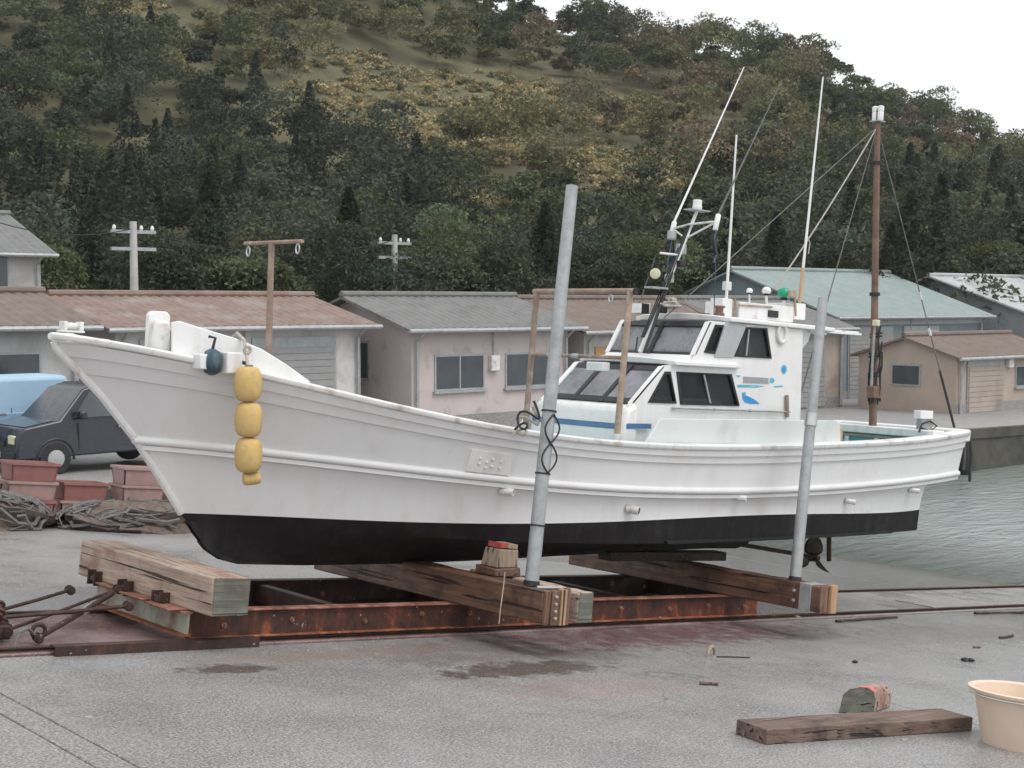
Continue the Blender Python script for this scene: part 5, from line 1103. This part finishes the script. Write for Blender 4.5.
tk = vehicle('flatbed_truck', 'small light blue flatbed truck parked at the end of the quay', 'truck', (cp2.x - 2.0, cp2.y, z2_), 0.02, sky_b, 3.3, 1.42, tprof, [('side_window', [(.36, 1.02), (.5, 1.58), (1.28, 1.6), (1.28, 1.02)])], 1.74)
part(MB().box(1.5, 3.28, -.72, -.68, .64, .92), 'bed_side', sky_b, tk, bevel=.01); part(MB().box(1.5, 3.28, .68, .72, .64, .92), 'bed_side', sky_b, tk, bevel=.01); part(MB().box(3.24, 3.28, -.68, .68, .64, .92), 'tail_board', sky_b, tk, bevel=.01)
part(MB().box(1.55, 3.1, -.6, .6, .64, 1.55), 'covered_load', pm('light_blue_sheet', (.34, .50, .64), .6, .08, 4, bmp=.4, bscale=6), tk, bevel=.08)

# sheds and houses
def building(name, label, cat, pos, yaw, w_, d_, eave, ridge, wall, roofm, openings, ribs=True, gable=True, over=.35, trim=None, group=None):
    F = Matrix.Translation(pos) @ Matrix.Rotation(yaw, 4, 'Z'); o = thing(name, label, cat, F, (0, 0, 0), group)
    mb = MB(); mb.prism([(0, 0, -.4), (0, d_, -.4), (0, d_, eave), (0, d_ / 2, ridge), (0, 0, eave)], (w_, 0, 0)); wl = part(mb, 'wall', wall, o, smooth=0)
    # roof: two corrugated slopes
    sl_ = (ridge - eave) / (d_ / 2)
    rf = MB(); nx = max(8, int(w_ / .22))
    for s_ in (0, 1):
        rows = []
        for i in range(nx * 2 + 1):
            x = -over + (w_ + 2 * over) * i / (nx * 2); b_ = .035 * (i % 2) if ribs else 0
            y0 = -over if s_ == 0 else d_ + over
            rows.append([Vector((x, y0, eave - over * sl_ + .05 + b_)), Vector((x, d_ / 2, ridge + .05 + b_))])
        rf.grid(rows)
        und = [[Vector((r[0].x, r[0].y, eave - over * sl_ - .02)), Vector((r[1].x, r[1].y, ridge - .02))] for r in (rows[0], rows[-1])]
        rf.grid(und); rf.add([rows[0][0], rows[0][1], und[0][1], und[0][0]], [(0, 1, 2, 3)]); rf.add([rows[-1][0], rows[-1][1], und[1][1], und[1][0]], [(0, 1, 2, 3)])
        for i in range(nx * 2): rf.add([rows[i][0], rows[i + 1][0], Vector((rows[i + 1][0].x, rows[i][0].y, eave - over * sl_ - .02)), Vector((rows[i][0].x, rows[i][0].y, eave - over * sl_ - .02))], [(0, 1, 2, 3)])
    rfo = part(rf, 'roof', roofm, o, smooth=0)
    part(MB().tube([(-over, d_ / 2, ridge + .1), (w_ + over, d_ / 2, ridge + .1)], .09, 8), 'ridge_cap', roofm, rfo)
    part(MB().tube([(-over, -over - .06, eave - over * sl_ + .0), (w_ + over, -over - .06, eave - over * sl_ + .0)], .055, 8), 'gutter', M['galv'], rfo)
    tm = trim or M['galv']
    for kind, x0, x1, z0, z1, mt in openings:
        if kind == 'window':
            f_ = part(MB().box(x0, x1, -.03, .02, z0, z1), 'window', tm, o); n_ = max(1, round((x1 - x0) / .8))
            for k in range(n_):
                a_ = x0 + .05 + (x1 - x0 - .05) * k / n_; b_ = x0 + (x1 - x0 - .05) * (k + 1) / n_
                part(MB().box(a_, b_, -.036, -.02, z0 + .05, z1 - .05), 'pane', M['glass_house'], f_)
            part(MB().box(x0 - .05, x1 + .05, -.09, -.002, z0 - .06, z0 - .003), 'sill', tm, f_)
        elif kind == 'shutter':
            f_ = part(MB().box(x0 - .06, x1 + .06, -.05, -.002, 0, z1 + .15), 'shutter_door', tm, o); n_ = int((z1 - z0) / .16)
            for k in range(n_): part(MB().box(x0, x1, -.075, -.05, z0 + .16 * k + .008, z0 + .16 * (k + 1) - .008), 'slat', mt, f_)
        elif kind == 'door':
            f_ = part(MB().box(x0, x1, -.045, .02, z0, z1), 'door', mt, o); part(MB().box(x1 - .15, x1 - .1, -.08, -.045, 1.0, 1.1), 'handle', M['steel'], f_)
        elif kind == 'band': part(MB().box(x0, x1, -.02, -.002, z0, z1), 'wall_band', mt, o)
    zE = eave - over * sl_
    for xd in (.12, w_ - .12): part(MB().tube([(xd, -over - .06, zE), (xd, -.09, zE - .25), (xd, -.07, .0)], .04, 8), 'downpipe', M['galv'], o)
    part(MB().box(w_ * .47, w_ * .47 + .28, -.14, -.002, 1.35, 1.75), 'meter_box', M['cap'], o, bevel=.02); part(MB().tube([(w_ * .47 + .14, -.05, 1.75), (w_ * .47 + .14, -.05, zE + .1)], .02, 6), 'conduit', M['galv'], o)
    part(MB().box(-.025, w_ + .025, -.028, -.001, -.3, .28), 'plinth', M['apron'], o)
    # windows on the bow-side gable
    if gable:
        f_ = part(MB().box(-.03, .02, d_ * .35, d_ * .65, eave * .45, eave * .85), 'window', tm, o); part(MB().box(-.04, -.028, d_ * .35 + .06, d_ * .65 - .06, eave * .45 + .06, eave * .85 - .06), 'pane', M['glass_house'], f_)
    return o
wg = pm('pale_grey_render', (.50, .49, .485), .85, .08, 1.0, dirt=(.25, .24, .22), dirt_amt=.45, dscale=.6); ww = pm('off_white_render', (.62, .61, .60), .85, .06, 1.0, dirt=(.3, .29, .27), dirt_amt=.4, dscale=.7)
wb_ = pm('beige_render', (.40, .34, .29), .85, .08, 1.0, dirt=(.25, .2, .17), dirt_amt=.4, dscale=.7); wt = pm('pale_tan_siding', (.42, .35, .295), .8, .1, 1.2); wbl = pm('blue_grey_siding', (.20, .245, .265), .7, .08, 1.0, dirt=(.14, .16, .17), dirt_amt=.4, dscale=.5)
wp = pm('pinkish_render', (.52, .46, .45), .85, .08, 1.0, dirt=(.3, .25, .23), dirt_amt=.3)
rb = pm('brown_roof', (.17, .135, .115), .75, .2, 3, dirt=(.2, .12, .09), dirt_amt=.4, dscale=1.5); rg = pm('grey_roof', (.17, .17, .165), .7, .15, 3, dirt=(.1, .1, .095), dirt_amt=.4); rr = pm('red_brown_roof', (.215, .15, .125), .75, .2, 3, dirt=(.30, .27, .25), dirt_amt=.5, dscale=1.2); rt = pm('teal_metal_roof', (.235, .29, .28), .55, .1, 2, dirt=(.2, .24, .23), dirt_amt=.4); rw = pm('pale_metal_roof', (.42, .44, .44), .5, .08, 2, dirt=(.3, .3, .3), dirt_amt=.4)
shb = pm('blue_shutter_paint', (.07, .10, .15), .5, .1, 4); shg = pm('grey_shutter_paint', (.30, .30, .295), .5, .1, 4); orr = pm('orange_door_paint', (.46, .28, .13), .6, .1, 4); brn = pm('brown_door_paint', (.16, .10, .07), .6, .15, 4)
YS = 17.5
def bz(x): return apz(x)
building('storage_shed', 'pale grey harbour shed with brown ribbed roof behind the navy car', 'shed', (1.0, YS, bz(1)), 0.0, 7.0, 5, 2.35, 2.95, wg, rb, [('shutter', .8, 3.4, 0, 2.0, shg), ('window', 4.3, 6.2, .9, 1.8, None)])
building('storage_shed', 'off-white shed with red-brown roof and grey roller shutters behind the bow', 'shed', (9.0, YS + .4, bz(9)), 0.02, 6.4, 5, 2.45, 3.05, ww, rr, [('shutter', .6, 2.8, 0, 2.0, shg), ('shutter', 3.4, 5.6, 0, 2.0, shg)])
building('storage_shed', 'pinkish shed with low grey roof and two windows', 'shed', (16.4, YS - .2, bz(16)), 0.0, 5.2, 5, 2.5, 3.2, wp, rg, [('window', .7, 2.3, .9, 1.8, None), ('window', 3.0, 4.6, .9, 1.8, None)])
building('storage_shed', 'pale shed with orange doors and a dark blue shutter near the gallows', 'shed', (22.4, YS, bz(22)), 0.0, 6.2, 5, 2.5, 3.25, wg, rb, [('door', .4, 1.5, 0, 2.0, orr), ('shutter', 2.0, 3.8, 0, 2.0, shb), ('door', 4.2, 5.3, 0, 2.0, orr)])
building('storage_shed', 'beige shed with grey ribbed roof behind the wheelhouse', 'shed', (29.4, YS + .3, bz(29)), 0.0, 5.0, 5, 2.6, 3.4, wb_, rg, [('shutter', 1.0, 4.0, 0, 2.0, shg)])
building('warehouse', 'blue-grey fish warehouse with pale teal metal roof across the water', 'warehouse', (37.0, YS + 2.5, bz(37)), 0.0, 9.5, 9, 3.0, 4.6, wbl, rt, [('shutter', .8, 3.4, 0, 2.4, shg), ('shutter', 4.2, 6.4, 0, 2.4, rw), ('window', 7.0, 9.0, 1.2, 2.2, None), ('band', 0.0, 9.5, 2.62, 2.85, rw)])
building('warehouse', 'long grey warehouse with pale roof and tan doors at the far end of the quay', 'warehouse', (48.5, YS + 1.5, bz(48)), 0.0, 14, 9, 3.0, 4.5, pm('cool_grey_siding', (.27, .285, .30), .7, .08, 1.0, dirt=(.2, .2, .2), dirt_amt=.4), rw, [('shutter', 1.2, 4.0, 0, 2.3, wt), ('door', 5.0, 6.2, 0, 2.1, orr), ('window', 7.0, 9.4, 1.1, 2.1, None), ('shutter', 10, 13, 0, 2.3, shg)])
building('boathouse', 'low pale tan boathouse with brown roof at the quay edge behind the stern mast', 'boathouse', (34.5, 13.6, bz(34)), 0.0, 6.0, 3.6, 1.75, 2.3, wt, rb, [('shutter', .6, 2.6, 0, 1.5, wb_), ('window', 3.4, 5.2, .7, 1.4, None)], over=.2)
# house up the slope at the left edge and one on the hill foot to the right
hp = at_depth(42, 40, 0); building('house', 'two-storey grey house with grey roof standing behind the sheds at the road end', 'house', (hp.x - 6.5, hp.y, -.2), 0.0, 6.5, 6, 4.2, 5.3, wg, rg, [('window', .8, 2.6, 3.0, 4.1, None), ('window', 3.6, 5.6, 3.0, 4.1, None), ('window', .8, 2.6, .8, 2.0, None), ('door', 4.2, 5.2, 0, 2.0, brn)])

# utility poles with cross arms
def upole(px, depth, top_y, label):
    p = at_depth(px, depth, 0); p.z = apron_z(p.x, p.y); zt = CAM.z + (HOR - top_y) * depth / FOC
    o = thing('utility_pole', label, 'utility pole', WORLD, p, 'utility poles along the harbour road')
    part(MB().tube([p, Vector((p.x, p.y, zt))], [.16, .10], 12), 'pole', wg, o)
    for dz_ in (.3, .8): part(MB().box(p.x - .7, p.x + .7, p.y - .05, p.y + .05, zt - dz_ - .05, zt - dz_ + .05), 'cross_arm', M['galv'], o)
    for dx in (-.6, 0.25, .6): part(MB().lathe([(.04, 0), (.06, .05), (.03, .14)], (p.x + dx, p.y, zt - .25), n=8), 'insulator', M['white'], o)
    return Vector((p.x, p.y, zt - .2))
q1 = upole(135, 42, 222, 'concrete utility pole rising behind the grey shed and bow'); q2_ = upole(395, 50, 235, 'concrete utility pole rising behind the pinkish shed'); q3 = upole(-60, 36, 190, 'concrete utility pole beyond the light blue truck')
def wire(a_, b_, sag, label):
    pts = [a_.lerp(b_, k / 14) - Vector((0, 0, sag * 4 * (k / 14) * (1 - k / 14))) for k in range(15)]; single(MB().tube(pts, .014, 5), 'power_line', M['dark'], WORLD, a_, label, 'cable')
wire(q3, q1, .5, 'black power line from the truck-side pole to the pole behind the bow'); wire(q1, q2_, .6, 'black power line between the poles behind the bow and the pinkish shed')

# ================================================================== TREES
def leaf_mat():
    m, t, b = nodes_of('foliage'); a_ = t.nodes.new('ShaderNodeAttribute'); a_.attribute_name = 'leaf_colour'
    t.links.new(a_.outputs['Color'], b.inputs['Base Color']); b.inputs['Roughness'].default_value = .75; b.inputs['Specular IOR Level'].default_value = .12
    tr = t.nodes.new('ShaderNodeBsdfTranslucent'); t.links.new(a_.outputs['Color'], tr.inputs[0]); ms = t.nodes.new('ShaderNodeMixShader'); ms.inputs[0].default_value = .25
    t.links.new(b.outputs[0], ms.inputs[1]); t.links.new(tr.outputs[0], ms.inputs[2]); t.links.new(ms.outputs[0], t.nodes['Material Output'].inputs[0]); return m
LM = leaf_mat()
PAL = {'cedar': (.052, .064, .047), 'broad': (.098, .116, .062), 'olive': (.160, .158, .085), 'brown': (.19, .155, .108), 'tan': (.37, .315, .18), 'dark': (.068, .080, .056)}
def crown(c, rx, rz, kind, n, size):
    """leaf-sized faces in clumps through the crown: centres (n,3), size (n), colour (n,3)"""
    col_ = np.array(PAL[kind]) * rng.uniform(.8, 1.25)
    if kind in ('cedar',):
        h = rng.random(n) ** .8; rad = rx * (1.02 - h) ** .9 * (0.55 + .45 * rng.random(n) ** .5); tier = np.floor(h * 7) ; a_ = rng.random(n) * 6.283
        lob = 1 + .28 * np.sin(a_ * 3 + tier * 2.1 + rng.random() * 6) ; P = np.stack([np.cos(a_) * rad * lob, np.sin(a_) * rad * lob, h * 2 * rz - rz - .12 * rad], 1); cl = tier.astype(int) * 3 + (a_ // 2.1).astype(int); ncl = 40
    else:
        ncl = 13; cd_ = rng.normal(size=(ncl, 3)); cd_ /= np.linalg.norm(cd_, axis=1)[:, None]; cd_[:, 2] = np.abs(cd_[:, 2]) * 1.2 - .35
        cc_ = cd_ * rng.uniform(.35, .85, (ncl, 1)) * np.array([rx, rx, rz]); cr_ = rng.uniform(.28, .5, ncl) * rx
        cl = rng.integers(0, ncl, n); d_ = rng.normal(size=(n, 3)); d_ /= np.linalg.norm(d_, axis=1)[:, None]; d_[:, 2] = np.where(d_[:, 2] < -.3, -d_[:, 2], d_[:, 2])
        P = cc_[cl] + d_ * cr_[cl][:, None] * np.array([1, 1, .75]) * (0.6 + .45 * rng.random((n, 1)) ** .6)
    tint = rng.uniform(.72, 1.3, ncl + 30)[cl][:, None] * rng.uniform(.8, 1.2, (n, 1)); hue = rng.uniform(-.1, .1, (ncl + 30))[cl]
    C_ = col_[None] * tint; C_[:, 0] *= 1 + hue; C_[:, 2] *= 1 - hue
    return P + np.array(c), np.full(n, size) * rng.uniform(.6, 1.35, n), C_
def leaf_mesh(name, P, S_, C_, origin):
    n = len(P); nr = rng.normal(size=(n, 3)); nr[:, 2] = np.abs(nr[:, 2]) * 1.1 + .15; nr /= np.linalg.norm(nr, axis=1)[:, None]
    t1 = np.cross(nr, rng.normal(size=(n, 3))); t1 /= np.linalg.norm(t1, axis=1)[:, None]; t2 = np.cross(nr, t1)
    P = P - np.array(origin); a_ = t1 * S_[:, None] * .5; b_ = t2 * S_[:, None] * .32
    V = np.stack([P - a_ * .9 + b_, P - a_ * .9 - b_ * .9, P + a_], 1).reshape(-1, 3)
    me = bpy.data.meshes.new(name); me.vertices.add(3 * n); me.vertices.foreach_set('co', V.astype(np.float32).ravel())
    me.loops.add(3 * n); me.loops.foreach_set('vertex_index', np.arange(3 * n, dtype=np.int32)); me.polygons.add(n); me.polygons.foreach_set('loop_start', np.arange(0, 3 * n, 3, dtype=np.int32)); me.update(calc_edges=True)
    at = me.attributes.new('leaf_colour', 'FLOAT_COLOR', 'POINT'); CC = np.ones((n, 3, 4), np.float32); CC[:, :, :3] = np.clip(C_, 0, 1)[:, None, :]; at.data.foreach_set('color', CC.ravel())
    me.materials.append(LM); return me
# the wood on the hillside: one mass
CLR = [(410, 98, 165, 40), (605, 170, 58, 44), (135, 12, 55, 24), (860, 85, 40, 14), (330, 45, 60, 14), (720, 150, 60, 26), (540, 92, 70, 26), (640, 100, 60, 18), (470, 170, 40, 14)]
PP, SS, CCs = [], [], []
d = 60.0
while d < 214:
    sp_ = 2.9 + d * .006; l = -(d * .37 + 14)
    while l < d * .37 + 14:
        dj = d + rng.uniform(-1.4, 1.4); lj = l + rng.uniform(-1.4, 1.4); l += sp_
        gx_, gy_ = dl_world(dj, lj); gz_ = hill_z(dj, lj); px = 512 + FOC * lj / dj; py = HOR - FOC * (gz_ + 2 - CAM.z) / dj
        clr = any(((px - a) / rx) ** 2 + ((py - b_) / ry) ** 2 < 1 + .5 * vnoise(px, py, .05) for a, b_, rx, ry in CLR)
        nz = vnoise(gx_ + 31, gy_ - 7, .055) + .5 * vnoise(gx_, gy_, .16) + .35 * rng.normal()
        if clr:
            qs = []
            for _ in range(9):
                d2, l2 = dj + rng.uniform(-1.9, 1.9), lj + rng.uniform(-1.9, 1.9); x2_, y2_ = dl_world(d2, l2); rx_ = rng.uniform(.5, 1.1)
                qs.append(crown((x2_, y2_, hill_z(d2, l2) + .15), rx_, rng.uniform(.35, .8), 'tan' if rng.random() < .78 else 'olive', 100, .30))
            P, S_, C_ = [np.concatenate(z_) for z_ in zip(*qs)]
        else:
            if py < 200 and px > 520 and nz > -.1 and rng.random() < .55: kind = 'brown' if rng.random() < .5 else 'olive'
            elif py > 185 or (100 < px < 430 and py > 100): kind = 'cedar' if nz < -.55 else ('dark' if nz < .35 else 'broad')
            else: kind = 'cedar' if nz < -1.1 else 'dark' if nz < -.45 else 'broad' if nz < .2 else 'olive'
            if kind == 'cedar': h_ = rng.uniform(5.5, 9.0); P, S_, C_ = crown((gx_, gy_, gz_ + h_ / 2 - .3), h_ * .24, h_ / 2, 'cedar', 1000, .29 + d * .0005)
            else: h_ = rng.uniform(2.6, 6.6) if rng.random() < .85 else rng.uniform(6.5, 8.5); P, S_, C_ = crown((gx_, gy_, gz_ + h_ * .5), h_ * .46, h_ * .52, kind, 1080, .26 + d * .0006)
        PP.append(P); SS.append(S_); CCs.append(C_)
    d += sp_ * .95
o = bpy.data.objects.new('hillside_wood', leaf_mesh('hillside_wood', np.concatenate(PP), np.concatenate(SS), np.concatenate(CCs), (0, 0, 0))); col.objects.link(o)
tag(o, 'dense mixed wood of dark cedars and olive scrub covering the hill', 'wood', kind='stuff')
# single trees at the foot of the hill, behind the sheds
bark = pm('tree_bark', (.09, .07, .055), .95, .3, 6, bmp=.6, bscale=14)
def tree(px, depth, top_y, kind, label):
    p = at_depth(px, depth, 0); p.z = apron_z(p.x, p.y) if depth < 60 else hill_z(depth, (px - 512) / FOC * depth)
    H_ = max(2.5, CAM.z + (HOR - top_y) * depth / FOC - p.z); o = thing('tree', label, 'tree', WORLD, p, 'trees behind the harbour sheds')
    tk_ = MB(); tk_.tube([p, p + Vector((.1, 0, H_ * .35)), p + Vector((-.05, .1, H_ * .75))], [.17, .13, .05], 8)
    for k in range(6):
        a_ = k * 1.05 + rng.random(); b0_ = p + Vector((.05, 0, H_ * (.3 + .07 * k))); tk_.tube([b0_, b0_ + Vector((math.cos(a_) * .8, math.sin(a_) * .8, .5)), b0_ + Vector((math.cos(a_) * 1.3, math.sin(a_) * 1.3, 1.1))], [.06, .04, .015], 6)
    part(tk_, 'trunk', bark, o)
    if kind == 'cedar': P, S_, C_ = crown((p.x, p.y, p.z + H_ * .55), H_ * .24, H_ * .46, kind, 6500, .15)
    else: P, S_, C_ = crown((p.x, p.y, p.z + H_ * .60), H_ * .40, H_ * .44, kind, 7000, .15)
    co = bpy.data.objects.new('crown', leaf_mesh('crown', P, S_, C_, p)); col.objects.link(co); co.parent = o
TL = {'cedar': 'dark pointed cedar', 'dark': 'dense dark round-crowned tree', 'broad': 'mid green bushy tree', 'olive': 'olive-tinted loose tree'}
spots = [(-20, 45, 200, 'dark', 'behind the blue truck'), (45, 44, 225, 'broad', 'behind the grey shed near the two-storey house'), (95, 46, 190, 'cedar', 'behind the grey shed roof, left of the utility pole wires'), (165, 45, 215, 'dark', 'behind the utility pole at the bow'), (210, 47, 175, 'cedar', 'behind the red-brown shed roof'), (255, 46, 235, 'broad', 'behind the fore post'), (305, 48, 205, 'dark', 'beside the fore post, behind the red-brown roof'), (350, 50, 190, 'cedar', 'behind the gap between red-brown and grey roofs'), (405, 50, 220, 'dark', 'around the utility pole behind the pinkish shed'), (455, 52, 200, 'broad', 'behind the grey-roofed pinkish shed'), (500, 52, 228, 'dark', 'behind the shed with orange doors'), (545, 54, 205, 'cedar', 'behind the tall pipe prop'), (600, 55, 225, 'dark', 'behind the gallows bar'), (655, 56, 215, 'broad', 'behind the raked mast'), (720, 57, 230, 'dark', 'behind the bridge roof aerials'), (775, 58, 215, 'cedar', 'between the bridge aerials and the stern mast'), (835, 60, 240, 'dark', 'behind the teal-roofed warehouse, beside the stern mast'), (890, 62, 225, 'cedar', 'behind the teal warehouse roof ridge'), (940, 72, 240, 'dark', 'behind the gap between the two warehouses'), (985, 72, 232, 'broad', 'behind the pale warehouse roof'), (1035, 73, 238, 'cedar', 'behind the far end of the pale warehouse')]
for px, dp, ty, kd, wh_ in spots: tree(px, dp, ty, kd, f'{TL[kd]} {wh_}')

# ================================================================== drizzle haze
hm = bpy.data.materials.new('drizzle_haze'); hm.use_nodes = True; ht = hm.node_tree; ht.nodes.remove(ht.nodes['Principled BSDF'])
pv = ht.nodes.new('ShaderNodeVolumePrincipled'); pv.inputs['Color'].default_value = (.92, .94, .96, 1); pv.inputs['Density'].default_value = .00022; pv.inputs['Anisotropy'].default_value = .2
ht.links.new(pv.outputs[0], ht.nodes['Material Output'].inputs['Volume'])
hz = single(MB().box(-300, 950, -950, 520, -12, 95), 'haze', hm, WORLD, (0, 0, 0), 'thin pale drizzle haze over the harbour and hill', 'haze', kind='stuff', smooth=0)
